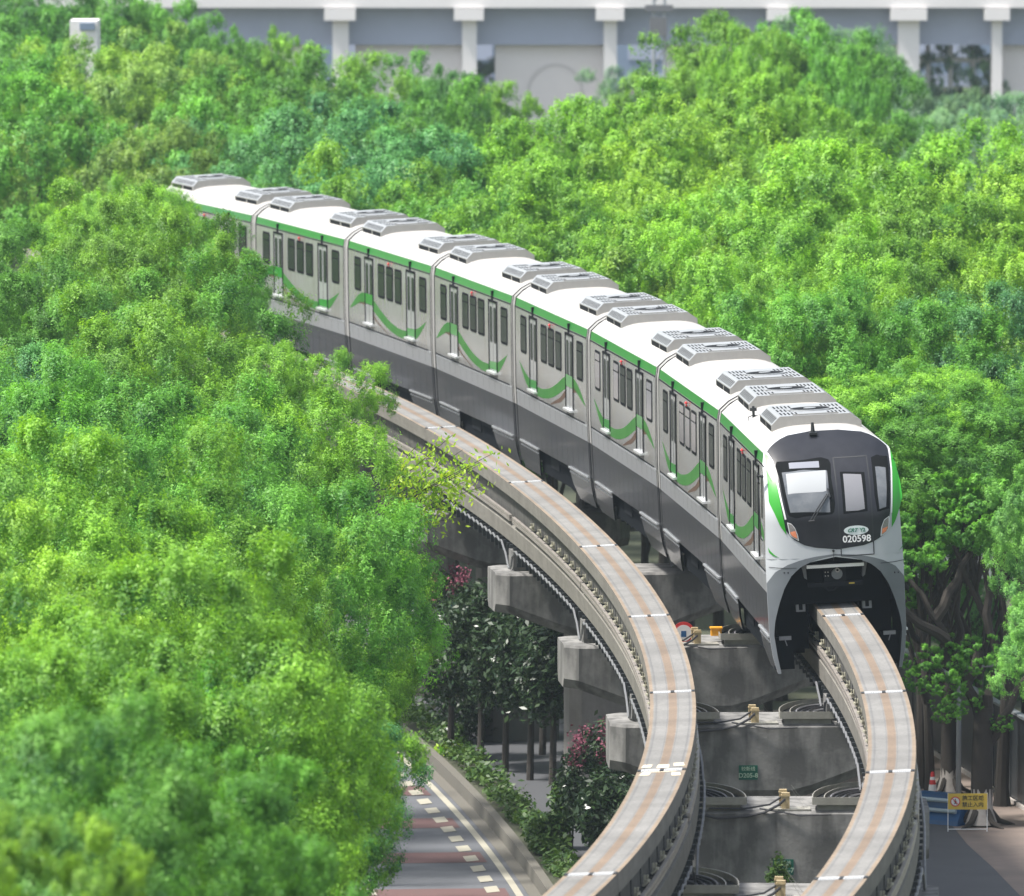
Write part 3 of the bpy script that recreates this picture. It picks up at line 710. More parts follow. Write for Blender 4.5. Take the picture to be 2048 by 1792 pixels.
# ------------------------------------------------------------------ piers
def octo(x0,x1,y0,y1,c): return [(x0+c,y0),(x1-c,y0),(x1,y0+c),(x1,y1-c),(x1-c,y1),(x0+c,y1),(x0,y1-c),(x0,y0+c)]
cmid=-SEP/2
def pier(d,label,full=True):
    s=s_of(d); P,n,t=fr(s); o=P+n*cmid; o.z=0
    m4=Matrix(((n.x,t.x,0,o.x),(n.y,t.y,0,o.y),(0,0,1,0),(0,0,0,1)))
    r=empty('concrete_pier',None,label,'pier','concrete piers carrying both guideways',mat4=m4)
    zt=BZ-2.2; mb=MB(); HL=2.95
    rings=[]
    for x,hb,hd,ch in((-HL,1.0,.95,0),(-HL+.32,1.02,1.3,0),(-1.35,1.5,1.3,0),(-.9,1.62,1.3,0),(.9,1.62,1.3,0),(1.35,1.5,1.3,0),(HL-.32,1.02,1.3,0),(HL,1.0,.95,0)):
        zb=zt-hb; rings.append([(x,-hd,zt-.06),(x,-hd+.06,zt),(x,hd-.06,zt),(x,hd,zt-.06),(x,hd,zb+.22),(x,hd-.25,zb),(x,-hd+.25,zb),(x,-hd,zb+.22)])
    mb.loft(rings,0)
    mb.build('crosshead',['conc'],r,smooth=False)
    mb=MB(); mb.prism(octo(-1.05,1.05,-.9,.9,.28),-.3,zt-1.5,0); mb.prism(octo(-1.062,1.062,-.912,.912,.28),-.3,1.15,1); mb.build('column',['concd','kerbgreen'],r)
    for q in(-SEP/2,SEP/2):
        mb=MB(); mb.box(q-.38,q+.38,-.55,.55,zt,zt+.48,0); mb.box(q-.30,q+.30,-.62,-.56,zt+.1,zt+.4,1); mb.build('bearing',['conc','hook'],r)
    return r
M['kerbgreen']=mat('column_base_paint',(.075,.085,.075),.8,noise=.6,nscale=2,dark=(.12,.10,.09))
plab={151.6:'nearest grey concrete pier at the very bottom edge between the guideways',167.3:'grey pier with the lower green plate half hidden behind a young tree',
181.3:'wide grey pier with the lower green plate behind a small leafy sapling',197.2:'wide grey pier with the upper green plate directly below the train nose',
214.4:'grey pier whose crosshead end sticks out above the pale textured column',233:'concrete pier with crosshead end just above the dark glossy magnolias',
251.5:'concrete pier whose column stands behind the magnolia trunks',270:'concrete pier mostly hidden by the left leafy trees'}
plab[167.3]='grey pier under the bottom cable trays, its face below the frame'
piers={}
for d in (151.6,167.3,181.3,197.2,214.4,233,251.5,270,288,306):
    piers[d]=pier(d,plab.get(d,'concrete pier hidden in shade under the far part of the train' if d<300 else 'farthest concrete pier, under the seventh carriage'))
def plate(d,px_,py_,l2,label):
    s=s_of(d); P,n,t=fr(s); r=piers[d]
    fw=world_at(px_,py_,5.0)
    # put it on the near face of the crosshead
    inv=r.matrix_world.inverted()
    for zz in np.arange(3.5,6.6,.02):
        q=inv@world_at(px_,py_,zz)
        if q.y<-1.31: break
    x=q.x; z=q.z
    o=empty('pier_plate',None,label,'sign','green number plates on the piers',mat4=r.matrix_world@Matrix.Translation((x,-1.305,z)))
    mb=MB(); mb.box(-.20,.20,-.015,0,-.155,.155,0); mb.build('plate',['signg'],o)
    text_mesh('较新线',.10,'lettering','letdim',o,0,.001,tm(0,.075,-.02)); text_mesh(l2,.135,'lettering','letdim',o,0,.003,tm(0,-.065,-.02))
    return o
bpy.context.view_layer.update()
plate(197.2,1497,1546,'D205-8','green plate reading D205-8 on the upper wide pier')
plate(181.3,1567,1736,'D205-7','green plate reading D205-7 partly hidden behind a small sapling')

def cap_kit(d,which):
    r=piers[d]; B=r.matrix_world; zt=BZ-2.2
    for sg,nm in((-1,'left'),(1,'right')):
        o=empty('cable_tray',None,f'steel tray of curved cables on the {nm} end of the {which} pier top','cable tray','cable trays on the pier tops',mat4=B@Matrix.Translation((sg*1.25,-1.0,zt)))
        mb=MB()
        # front wall, curved outer wall, floor
        def wall(pts,h,z0=0.12,mi=0):
            mb.loft([[(x,y,z0),(x,y,z0+h)] for x,y in pts],mi,cap=False,closed=False)
            mb.loft([[(x+.02,y+.02,z0),(x+.02,y+.02,z0+h)] for x,y in pts],mi,cap=False,closed=False)
            mb.loft([[(x,y,z0+h),(x+.02,y+.02,z0+h)] for x,y in pts],mi,cap=False,closed=False)
        e=-sg      # toward the middle
        arc=[(sg*.55+e*(1.15*math.cos(a)),.0+2.6*math.sin(a)) for a in np.linspace(0,math.pi/2,10)]
        arc2=[(sg*.55+e*(.92*math.cos(a)),.0+2.2*math.sin(a)) for a in np.linspace(0,math.pi/2,10)]
        wall([(e*.6,-.3),(sg*.55,-.3)],.15); wall([(e*.6,-.3)]+arc,.13); wall(arc2,.11)
        mb.add([(e*.6,-.3,.13),(sg*.5,-.3,.13),(sg*.5,2.4,.13),(e*.1,2.2,.13),(e*.5,1.2,.13)],[(0,1,2,3,4)],1)
        mb.box(-.5,.5,-.2,-.1,0,.12,0); mb.box(-.5,.5,1.0,1.1,0,.12,0)
        mb.build('tray',['tray','vent'],o)
        cbm=MB()
        for k in range(7):
            f_=.35+.075*k; pts=[(sg*.6+e*(f_*1.15*math.cos(a)),-.1+2.4*f_*math.sin(a),.17+.03*(k%3)) for a in np.linspace(.05,math.pi/2,9)]
            cbm.tube(pts,.022,5,k%2)
        cbm.build('cables',['cable','cableg'],o)
    o=empty('junction_box',None,f'pair of cream junction boxes with steel brace on the {which} pier top','junction box','cream junction boxes on the pier tops',mat4=B@Matrix.Translation((.12,-1.05,zt)))
    mb=MB(); mb.box(-.07,.09,-.12,.0,.03,.34,0); mb.box(-.11,.04,.12,.24,.05,.38,0); mb.box(-.08,.10,-.13,.01,.27,.30,0); mb.box(-.12,.05,.11,.25,.31,.34,0); mb.build('box',['cream'],o)
    mb=MB(); mb.box(-.4,.5,-.2,.3,0,.03,0)
    mb.add([(.13,-.05,.40),(.13,.02,.40),(.38,.02,.03),(.38,-.05,.03)],[(0,1,2,3)],0); mb.add([(.13,.15,.46),(.13,.22,.46),(.45,.22,.03),(.45,.15,.03)],[(0,1,2,3)],0); mb.build('brace',['tray'],o)
    o2=MB(); M4=B@Matrix.Translation((.12,-1.05,zt))
    pts=[(0,-.14,.22),(-.12,-.22,.12),(-.4,-.3,-.02),(-.75,-.31,-.10),(-1.3,-.31,-.14),(-1.7,-.31,-.05),(-1.9,-.1,.1)]
    pts=[tuple(.5*(np.array(pts[i])*(1-f)+np.array(pts[i+1])*f)*2) for i in range(len(pts)-1) for f in(0,.5)]+[pts[-1]]
    o2.tube(pts,.026,6,0); o2.tube([(.05,.2,.3),(-.3,.0,.1),(-.8,-.2,.04),(-1.5,-.24,.05)],.02,6,0); o2.tube([(-.5,-.25,.05),(.3,-.32,-.08),(.9,-.32,-.06)],.016,6,0)
    oc=o2.build('drooping_cable',['cable'],None); oc.matrix_world=M4; tag(oc,f'black cable drooping over the edge of the {which} pier top','cable','cables drooping from the pier tops')
cap_kit(197.2,'upper plated'); cap_kit(181.3,'lower plated'); cap_kit(214.4,'train covered'); cap_kit(167.3,'bottom edge')
# round red and white sign and orange box on the pier under the train
Bm=piers[214.4].matrix_world
sgn=empty('round_sign',None,'round red rimmed warning sign peeking out beside the cream boxes','sign',mat4=Bm@Matrix.Translation((-.14,-.55,BZ-2.2)))
mb=MB(); mb.tube([(0,0,0),(0,0,.35)],.02,6,0); mb.build('post',['pole'],sgn)
mb=MB(); mb.tube([(0,-.03,.22),(0,0,.22)],.26,24,0); mb.tube([(0,-.036,.22),(0,-.03,.22)],.19,24,1); mb.box(-.06,.06,-.04,-.034,.13,.27,2); mb.build('disc',['red2','white','blue'],sgn)
mb=MB(); mb.box(-.12,.12,-.1,.1,0,.16,0); mb.box(-.14,.14,-.12,.12,.16,.2,0); ob=mb.build('orange_box',['orange']); ob.matrix_world=Bm@Matrix.Translation((.62,-.5,BZ-2.05)); tag(ob,'small orange lidded box on the pier top under the train','box')

# ------------------------------------------------------------------ ground, road, pavements
def sheet(name,poly,z,m,kind='structure'):
    mb=MB(); mb.add([(x,y,z) for x,y in poly],[tuple(range(len(poly)))],0); o=mb.build(name,[m]); tag(o,kind=kind); return o
g=sheet('ground',[(-2500,-200),(2500,-200),(2500,5500),(-2500,5500)],0,'soil')
def strip(name,o0,o1,z0,z1,m,d0=130,d1=400,parent=None,kind='structure',step=2):
    mb=MB(); ds=np.arange(d0,d1,step); R=[]
    for d in ds:
        s=s_of(d); a=flat(s,o0,z1); b=flat(s,o1,z1); c=flat(s,o1,z0); e=flat(s,o0,z0); R.append([a,b,c,e])
    mb.loft(R,0); o=mb.build(name,[m],parent)
    if parent is None: tag(o,kind=kind)
    return o
road=strip('road',-10.7,-5.05,-.2,.02,'asphalt')
kerb=strip('kerb',-5.2,-4.98,-.2,.36,'kerb')
gut=strip('gutter',-5.5,-5.202,-.1,.03,'kerb')
pav=strip('pavement',-3.95,1.6,-.2,.10,'pave')
bed=strip('planting_bed',-4.93,-3.95,-.2,.22,'soil')
line=strip('edge_line',-5.80,-5.63,.024,.030,'mark')
mk_=MB(); rd=MB()
def road_quad(mb,s0,s1,o0,o1,z,sk=0):
    mb.add([flat(s0,o0,z),flat(s0+sk,o1,z),flat(s1+sk,o1,z),flat(s1,o0,z)],[(0,1,2,3)],0)
s=s_of(200)
for k in range(50):
    a=s+k*2.05
    road_quad(mk_,a,a+1.1,-6.45,-6.12,.036,.25); road_quad(mk_,a,a+1.1,-9.4,-9.07,.036,-.25)
sr=s_of(world_at(980,1711,0).y)
for k in range(-6,8):
    a=sr+k*7.25
    if k>-6: 
        n=8
        for q in range(n):
            o0=-9.9+(3.95)*q/n; o1=-9.9+3.95*(q+1)/n; road_quad(rd,a-1.05,a+1.05,o0,o1,.029)
o=mk_.build('slow_marking',['mark']); tag(o,kind='structure')
o=rd.build('red_speed_band',['red']); tag(o,kind='structure')
# right hand side: asphalt lane and brown plaza
def W2(px_,py_): p=world_at(px_,py_,0); return (p.x,p.y)
sheet('side_road',[W2(1600,1900),W2(2060,1900),W2(2060,1850),W2(2040,1792),W2(1985,1735),W2(1935,1690),W2(1895,1640),W2(1870,1600),W2(1700,1600)],.012,'asph2')
sheet('plaza',[W2(1700,1980),W2(2400,1980),W2(2400,1700),W2(2200,1500),W2(1800,1420),W2(1500,1420)],.006,'plaza')
# hoarding wall
def hoarding():
    a=world_at(1795,1462,0); b=world_at(2075,1634,0); D=(b-a); L=D.length; D.normalize(); N=Vector((-D.y,D.x,0))
    m4=Matrix(((D.x,N.x,0,a.x),(D.y,N.y,0,a.y),(0,0,1,0),(0,0,0,1)))
    r=empty('site_hoarding',None,'long dark metal hoarding with pale base strip behind the whitewashed trees','hoarding',mat4=m4)
    n=int(L/2.4)+2
    for i in range(-1,n):
        mb=MB(); mb.box(i*2.4+.03,(i+1)*2.4-.03,0,.05,.12,2.25,0); mb.build('hoarding_panel',['hoard'],r)
        mb=MB(); mb.box(i*2.4-.05,i*2.4+.05,-.02,.09,0,2.3,0); mb.build('post',['hook'],r)
    mb=MB(); mb.box(-2.4,n*2.4,-.08,.12,2.3,2.36,0); mb.build('top_rail',['pole'],r)
    mb=MB(); mb.box(-2.4,n*2.4,-.10,-.02,0,.10,0); mb.build('base_strip',['lime'],r)
    for i in(1,3):
        mb=MB(); mb.box(i*2.4+.3,(i+1)*2.4-.3,-.015,-.005,.6,1.9,0); mb.build('poster',['poster'],r)
M['poster']=mat('dim_poster',(.05,.09,.09),.5,noise=.6,nscale=1.2,dark=(.10,.05,.04))
hoarding()

# camera pole
b=world_at(1917,1592,0)
r=empty('camera_pole',(b.x,b.y,0),'slim grey pole with a camera arm beside the whitewashed trunks','pole')
mb=MB(); mb.tube([(0,0,0),(0,0,3.42)],[.075,.055],10,0); mb.build('pole',['pole'],r)
mb=MB(); mb.tube([(0,0,3.35),(1.35,0,3.40)],.035,8,0); mb.build('arm',['pole'],r)
mb=MB(); mb.tube([(1.32,0,3.38),(1.32,0,3.2)],[.04,.06],8,0); mb.tube([(1.32,0,3.2),(1.32,0,3.12),(1.32,0,3.02)],[.12,.12,.05],12,0); mb.build('dome_camera',['white'],r)
# cone
b=world_at(1865,1598,0)
r=empty('traffic_cone',(b.x,b.y,0),'red and white striped traffic cone behind the blue barrier','traffic cone')
mb=MB(); mb.box(-.18,.18,-.18,.18,0,.04,0); mb.build('base',['red2'],r)
mb=MB(); zz=[.04,.22,.22,.38,.38,.52,.52,.64]; 
for a,b_,mi in((.04,.22,0),(.22,.38,1),(.38,.50,0),(.50,.58,1),(.58,.70,0)):
    ra=.14-(a-.04)*.15; rb=.14-(b_-.04)*.15; mb.tube([(0,0,a),(0,0,b_)],[ra,rb],14,mi)
mb.build('cone',['red2','white'],r)
# blue barriers
def barrier(px_,py_,rot,lab,w_=1.25,h=.75):
    b=world_at(px_,py_,0); r=empty('water_barrier',None,lab,'barrier','blue plastic barriers',mat4=Matrix.Translation(b)@Matrix.Rotation(rot,4,'Z'))
    mb=MB(); prof=[(-.24,0),(.24,0),(.22,.12),(.12,.3),(.09,h),(-.09,h),(-.12,.3),(-.22,.12)]
    mb.loft([[(x,y,z) for y,z in prof] for x in(-w_/2,-w_/2+.04,w_/2-.04,w_/2)],0); 
    mb.box(-w_/2-.02,w_/2+.02,-.1,.1,h,h+.05,0); mb.build('shell',['blue'],r)
    for z in(.36,.62):
        mb=MB(); mb.tube([(-w_/2-.35,-.16,z),(w_/2-.1,-.16,z)],.055,10,0); mb.build('pipe',['pipe'],r)
    return r
barrier(1885,1648,R_(-38),'blue plastic water barrier with two pale pipes left of the yellow notice')
barrier(1925,1640,R_(5),'low blue plastic barrier behind the legs of the yellow notice',1.0,.55)
# construction notice
b=world_at(1935,1664,0)
r=empty('construction_notice',(b.x,b.y,0),'yellow no entry construction notice on a thin white metal stand','sign')
mb=MB(); 
for x in(-.49,.49): mb.tube([(x,0,0),(x,0,.98)],.013,6,0); mb.tube([(x,.0,.0),(x,.25,.0)],.012,6,0)
mb.tube([(-.49,0,.07),(.49,0,.07)],.012,6,0); mb.build('stand',['white'],r)
mb=MB(); mb.box(-.49,.49,-.03,-.005,.57,.97,0); mb.build('board',['yellow'],r)
mb=MB(); mb.tube([(-.31,-.036,.77),(-.31,-.03,.77)],.125,24,0); mb.tube([(-.31,-.039,.77),(-.31,-.036,.77)],.10,24,1); pg=mb.build('no_entry_symbol',['red2','white'],r)
mb=MB(); c=(-.31,.77)
def sb(x0,z0,x1,z1,w_,mi,yy=-.044):
    dx,dz=x1-x0,z1-z0; l=math.hypot(dx,dz); nx,nz=-dz/l*w_,dx/l*w_
    mb.add([(x0+nx,yy,z0+nz),(x1+nx,yy,z1+nz),(x1-nx,yy,z1-nz),(x0-nx,yy,z0-nz)],[(0,1,2,3)],mi)
sb(-.31,.80,-.31,.745,.014,0); sb(-.31,.745,-.345,.70,.008,0); sb(-.31,.745,-.28,.70,.008,0); sb(-.31,.79,-.35,.76,.007,0); sb(-.31,.79,-.272,.775,.007,0)
mb.tube([(-.31,-.045,.825),(-.31,-.041,.825)],.017,10,0); sb(-.375,.835,-.245,.705,.011,1,-.047); mb.build('pictogram',['ink','red2'],r)
text_mesh('施工区域',.135,'lettering','ink',r,0,.002,tm(.13,.85,-.034)); text_mesh('禁止入内',.135,'lettering','ink',r,0,.002,tm(.13,.685,-.034))
# blue railing at the back left
b0=world_at(860,1090,3.0)
r=empty('blue_railing',(px_x(845,262),262,0),'blue and white roadside railing glimpsed left of the magnolias','railing')
mb=MB()
for z in(2.9,2.3): mb.tube([(-1,0,z+.35),(3.2,0,z-.35)],.07,8,0)
mb.build('rail',['white'],r); mb=MB()
for x in(-.5,.75,2.0): mb.box(x,x+.3,.05,.12,1.2,3.2,0)
mb.build('post',['blue'],r); mb=MB(); mb.box(-1.5,3.5,.1,.5,0,1.6,0); mb.build('plinth',['kerb'],r)

# ------------------------------------------------------------------ vegetation
def fast_mesh(name,V,m,hue):
    n=len(V)//4; me=bpy.data.meshes.new(name); me.vertices.add(4*n); me.vertices.foreach_set('co',V.astype(np.float32).ravel())
    me.loops.add(4*n); me.loops.foreach_set('vertex_index',np.arange(4*n,dtype=np.int32)); me.polygons.add(n)
    me.polygons.foreach_set('loop_start',np.arange(0,4*n,4,dtype=np.int32)); me.polygons.foreach_set('loop_total',np.full(n,4,dtype=np.int32))
    a=me.attributes.new('hue','FLOAT','FACE'); a.data.foreach_set('value',hue.astype(np.float32)); me.materials.append(M[m]); me.update(calc_edges=True); return me
def nrm(a): return a/np.maximum(np.linalg.norm(a,axis=-1,keepdims=True),1e-9)
def leaves(C,N,size,asp=.42,g=rng):
    n=len(C); r=g.normal(size=(n,3)); ax=nrm(np.cross(N,r)); bx=np.cross(N,ax); sz=(size*g.uniform(.55,1.45,n))[:,None]
    a=ax*sz; b=bx*sz*asp
    V=np.stack([C-a,C+b*1.0+N*sz*.12,C+a,C-b*1.0+N*sz*.12],1); return V.reshape(-1,3)
def crown_mesh(seed,R=4.6,H=4.0,nc=74,ns=30,nl=78,size=.045,zmin=-.75,cr=(.5,1.05)):
    # lobes on three or four large masses, each lobe a dome of upturned sprigs
    g=np.random.default_rng(seed); i=np.arange(nc)+.5
    z=1-(1-zmin)*i/nc; ph=i*2.39996+g.uniform(0,6); rr=np.sqrt(1-np.clip(z,-1,1)**2)
    D=nrm(np.stack([rr*np.cos(ph),rr*np.sin(ph),z],1)+g.normal(0,.10,(nc,3)))
    big=nrm(g.normal(size=(9,3))+np.array([0,0,.5])); bump=(np.maximum(D@big.T,0)**7).max(1)
    lob=.66+.27*bump+g.normal(0,.13,nc)
    CC=D*np.array([R,R,H])*lob[:,None]; CR=g.uniform(cr[0],cr[1],nc)
    ch=g.uniform(0,1,nc); SC=[];SN=[];SH=[];SR=[]
    for c in range(nc):
        dd=nrm(g.normal(size=(ns,3))*.75+D[c]*.8+np.array([0,0,.7])); rad=CR[c]*g.uniform(.8,1.1,ns)
        SC.append(CC[c]+dd*rad[:,None]*np.array([1,1,.9])); SN.append(dd); SH.append(np.clip(ch[c]*.45+g.uniform(0,.5,ns),0,1)); SR.append(g.uniform(.11,.24,ns))
    SC=np.concatenate(SC);SN=np.concatenate(SN);SH=np.concatenate(SH);SR=np.concatenate(SR); n=len(SC)
    up=nrm(SN*.7+np.array([0,0,.7])); k=np.repeat(np.arange(n),nl); G=g.normal(size=(n*nl,3)); t=g.uniform(-1,1.4,n*nl)
    C=SC[k]+G*SR[k][:,None]*.55*(1-.5*np.maximum(t,0)/1.4)[:,None]+up[k]*(t*SR[k]*1.25)[:,None]
    N=nrm(SN[k]*.9+np.array([0,0,.25])+g.normal(size=(n*nl,3))*.30)
    hue=np.clip(SH[k]*.8+.2*g.uniform(0,1,n*nl)+.12*t,0,1)
    return fast_mesh('crown',leaves(C,N,size,g=g),'leaf',hue)
def limb_mesh(seed,h,spread,r0,nb_=7,white=0):
    g=random.Random(seed); mb=MB()
    top=h*.45; lean=(g.uniform(-.3,.3),g.uniform(-.3,.3))
    pts=[(0,0,-.1),(lean[0]*.3,lean[1]*.3,top*.5),(lean[0],lean[1],top)]
    mb.tube([pts[0],(0,0,.5),pts[1],pts[2]],[r0*1.5,r0*1.05,r0*.9,r0*.75],9,0)
    for k in range(nb_):
        a=2*math.pi*k/nb_+g.uniform(-.4,.4); st=top*g.uniform(.55,1); sr=spread*g.uniform(.55,.9)
        b=Vector((lean[0]*st/top,lean[1]*st/top,st)); e=Vector((math.cos(a)*sr,math.sin(a)*sr,h*g.uniform(.72,.95)))
        mid=b.lerp(e,.5)+Vector((g.uniform(-.4,.4),g.uniform(-.4,.4),-.3))
        mb.tube([b,mid,e],[r0*.5,r0*.33,r0*.12],7,0)
        e2=mid+Vector((g.uniform(-1.6,1.6),g.uniform(-1.6,1.6),h*.2)); mb.tube([mid,mid.lerp(e2,.5)+Vector((.1,.1,0)),e2],[r0*.28,r0*.2,r0*.08],6,0)
    if white: mb.tube([(0,0,0),(0,0,.5),(lean[0]*.1,lean[1]*.1,white)],[r0*1.53,r0*1.10,r0*1.09],12,1)
    return mb
CROWNS=[crown_mesh(s) for s in (1,2,3,4,5)]
CF=[crown_mesh(s,nc=66,ns=28,nl=40,size=.068) for s in (11,12,13,14)]
tm_=[limb_mesh(s,10,3.4,.24) for s in(1,2,3)]
TR=[]
for q in tm_:
    o=q.build('trunk',['bark']); TR.append(o.data); bpy.data.objects.remove(o)
COLS={'bright':(1.25,1.12,.9),'yellow':(1.45,1.12,.9),'mid':(.85,.95,.95),'blue':(.70,.82,1.9),'deep':(.55,.72,.9),'olive':(1.4,1.02,1.3),'pale':(1.2,1.15,1.8),'hazy':(1.15,.92,3.0)}  # hazy: distance haze put into the leaf colour of the far trees
tn=0
CW={'bright':'bright green','yellow':'yellow green','mid':'mid green','blue':'bluish green','deep':'deep green','olive':'olive green','pale':'pale grey green','hazy':'hazy blue green'}
def tree(px_,ytop,d,R,col,label=None,group=None,far=False,H=None,rot=None):
    global tn
    tn+=1; g=random.Random(tn*31); zt=z_at(ytop,d); sc=R/5.3; hs=(H or R*1.0)/4.8
    x=px_x(px_,d)
    Lb=label; Gp=group
    r=empty('leafy_tree',(x,d,0),Lb,'tree',Gp)
    cz=zt-4.8*hs
    me=(CF if far else CROWNS)[tn%(4 if far else 5)]
    c=link('crown',me,r); c.location=(0,0,cz); c.rotation_euler=(0,0,g.uniform(0,6.28) if rot is None else rot); c.scale=(sc,sc,hs)
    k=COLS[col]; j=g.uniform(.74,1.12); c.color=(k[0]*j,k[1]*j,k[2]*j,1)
    t=link('trunk',TR[tn%3],r); t.scale=(sc*.95,sc*.95,(cz+1.5*hs)/10); t.rotation_euler=(0,0,g.uniform(0,6.28))
    return r
# ---- left side of the tracks, near to far
left=[ # px,ytop,d,R,col,label
 (-60,1350,112,3.6,'pale','blurred pale green tree crown in the bottom left corner'),
 (190,1375,116,3.0,'mid','blurred greyish green crown rising at the lower left foreground'),
 (400,1500,124,2.3,'mid','soft green crown beside the blurred foreground crown, right end'),
 (-40,1560,104,2.2,'yellow','bright lime foliage at the very bottom left edge'),
 (90,1180,136,3.6,'bright','vivid green tree at the left edge above the blurred crowns'),
 (300,1050,146,4.3,'bright','large bright green tree in the lower left with a rounded dense crown'),
 (470,1240,160,3.2,'bright','bright green tree overhanging the striped road at the lower left'),
 (475,1500,166,2.5,'mid','low mid green tree whose edge touches the road markings'),
 (240,1240,150,3.4,'mid','mid green crown filling the gap left of the large rounded tree'),
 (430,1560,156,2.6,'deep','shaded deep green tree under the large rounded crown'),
 (100,830,168,4.2,'bright','bright green peaked tree at the left edge, mid height'),
 (-30,1000,158,3.6,'yellow','yellowish green crown cut by the left edge'),
 (250,880,176,4.2,'bright','bright green tree left of centre in the left canopy'),
 (530,880,184,3.8,'mid','mid green tree with small leaves left of the yellow sprigs'),
 (610,985,191,3.2,'bright','bright green tree hanging over the road next to the left guideway'),
 (590,1190,184,2.8,'bright','fresh green drooping crown right beside the dark magnolias'),
 (575,1350,180,2.7,'blue','cool green lower crown above the kerb bend'),
 (60,700,196,4.0,'mid','mid green tree with a few yellow shoots at the left'),
 (300,690,203,4.4,'mid','broad mid green tree in the middle of the left canopy'),
 (490,715,212,4.1,'bright','light green tree covering the empty guideway'),
 (-20,640,212,3.9,'blue','greyish green tree at the left edge below the far canopy'),
 (230,560,222,4.2,'bright','light green tree left of the rear carriages'),
 (365,530,230,4.2,'mid','green tree hiding the side of the seventh carriage'),
 (590,655,222,2.4,'bright','small leaning crown touching the sixth carriage'),
 (60,470,238,4.0,'mid','green crown near the left edge level with the rear of the train'),
 (300,375,250,3.4,'bright','pointed light green tree in front of the last carriage roof'),
 (190,348,268,4.2,'bright','bright green tree left of the last carriage'),
 (405,450,256,2.4,'mid','small crown poking over the green roof band of the last carriage'),
 (-20,400,262,3.8,'mid','dense green crown at the left edge beside the last carriage'),
 (265,322,300,3.6,'bright','small bright crown hiding the tail end of the train'),
]
for t in left:
    tree(t[0],t[1],t[2],t[3],t[4],t[5],'trees left of the guideways')
# ---- behind and right
G2='trees in the canopy behind the train'
back_=[]
def rowr(lst):
    for px_,yt,d,R,c in lst: 
        tree(px_,yt,d,R,c,f'{CW[c]} leafy tree in the dense canopy behind the train',G2,far=d>270)
ROWS=([(10,260,365,5.2,'mid'),(150,300,352,4.8,'olive'),(300,285,350,5.0,'olive'),(440,250,345,5.2,'blue'),(560,320,326,4.6,'mid'),(650,290,330,5.0,'blue'),(780,330,312,4.8,'bright'),(700,400,305,4.0,'mid'),(905,350,300,4.6,'mid'),(980,430,284,4.2,'bright'),(1040,330,290,4.4,'bright'),
 (1110,410,268,4.0,'bright'),(1210,330,280,4.6,'mid'),(1290,440,262,4.2,'bright'),(1380,330,272,4.4,'yellow'),(1440,500,250,4.0,'mid'),(1560,400,262,4.6,'bright'),(1540,570,238,3.6,'bright'),(1650,520,246,4.4,'mid'),
 (10,120,345,5.0,'mid'),(130,170,335,4.6,'olive'),(330,200,330,4.6,'olive'),(480,150,345,5.0,'mid'),(640,170,335,4.8,'blue'),(800,220,320,4.6,'blue'),(930,260,310,4.6,'mid'),(1080,240,320,4.6,'bright'),
 (1260,190,318,4.6,'bright'),(1420,170,312,4.8,'yellow'),(1330,270,300,4.6,'yellow'),(1560,260,296,4.8,'bright'),(1700,330,280,4.6,'bright'),(1850,330,276,4.6,'bright'),(2000,330,280,4.8,'yellow'),
 (60,30,390,5.2,'mid'),(190,60,385,4.8,'yellow'),(330,90,375,5.0,'olive'),(450,120,372,4.8,'mid'),(560,90,385,5.0,'mid'),(700,140,370,5.0,'mid'),(860,150,372,4.8,'mid'),(1000,215,360,4.2,'bright'),(1150,262,352,3.6,'bright'),
 (1310,150,350,4.4,'yellow'),(1450,80,350,5.0,'bright'),(1580,110,345,4.8,'bright'),(1700,210,330,4.6,'bright'),(1830,270,312,4.4,'mid'),(1960,260,318,4.6,'bright'),(2080,300,310,4.6,'bright'),
 (-20,-70,440,5.5,'mid'),(110,-45,430,4.8,'deep'),(215,-45,434,4.4,'mid'),(300,-30,430,4.2,'mid'),(430,40,425,4.6,'mid'),(560,60,430,5.0,'bright'),(690,110,420,5.0,'bright'),(800,110,425,5.0,'mid'),(910,135,410,3.2,'deep'),(990,165,405,3.0,'bright'),
 (1375,62,400,4.2,'bright'),(1470,14,395,4.4,'bright'),(1575,8,400,4.6,'mid'),(1690,50,395,3.8,'mid'),(1740,180,380,4.0,'mid')])
ORD=['first','second','third','fourth','fifth','sixth','seventh','eighth','ninth','tenth','eleventh','twelfth','thirteenth','fourteenth','fifteenth','sixteenth','seventeenth','eighteenth','nineteenth','twentieth']
BANDS=[(0,265,'row touching the train'),(265,292,'second row behind the train'),(292,322,'third row behind the train'),(322,350,'fourth row behind the train'),(350,378,'fifth row behind the train'),(378,408,'sixth row behind the train'),(408,999,'last row before the viaduct')]
for a_,b_,nm in BANDS:
    L_=sorted([q for q in ROWS if a_<=q[2]<b_])
    for k_,(px_,yt,d,R,c) in enumerate(L_):
        g_=random.Random(int(px_*7+yt)); R0=R
        if d<378: yt=yt+g_.uniform(-45,95); R=R*g_.uniform(.72,1.12)
        while px_x(px_,d)-.95*R<tx(d)+1.7 and d<345: d+=2
        tree(px_,yt,d,R,c,f'{CW[c]} leafy tree, {ORD[k_]} from the left in the {nm}',G2,far=d>270)
# narrow tops standing out of the back row
for px_,yt,d,R,c,lab in ((445,35,420,1.9,'mid','narrow pointed tree top against the viaduct at upper left'),(910,132,400,1.8,'deep','small dark pointed tree before the viaduct'),(560,55,424,1.7,'bright','light slender tree top left of the viaduct pillar'),
    (310,5,430,1.8,'mid','slender tree top near the top edge'),(1490,35,380,2.4,'bright','highest light green tree top against the viaduct'),(1680,72,372,2.3,'mid','darker rounded tree top right of the highest crown')):
    tree(px_,yt,d,R,c,lab,'trees rising above the canopy',far=True,H=R*1.7)
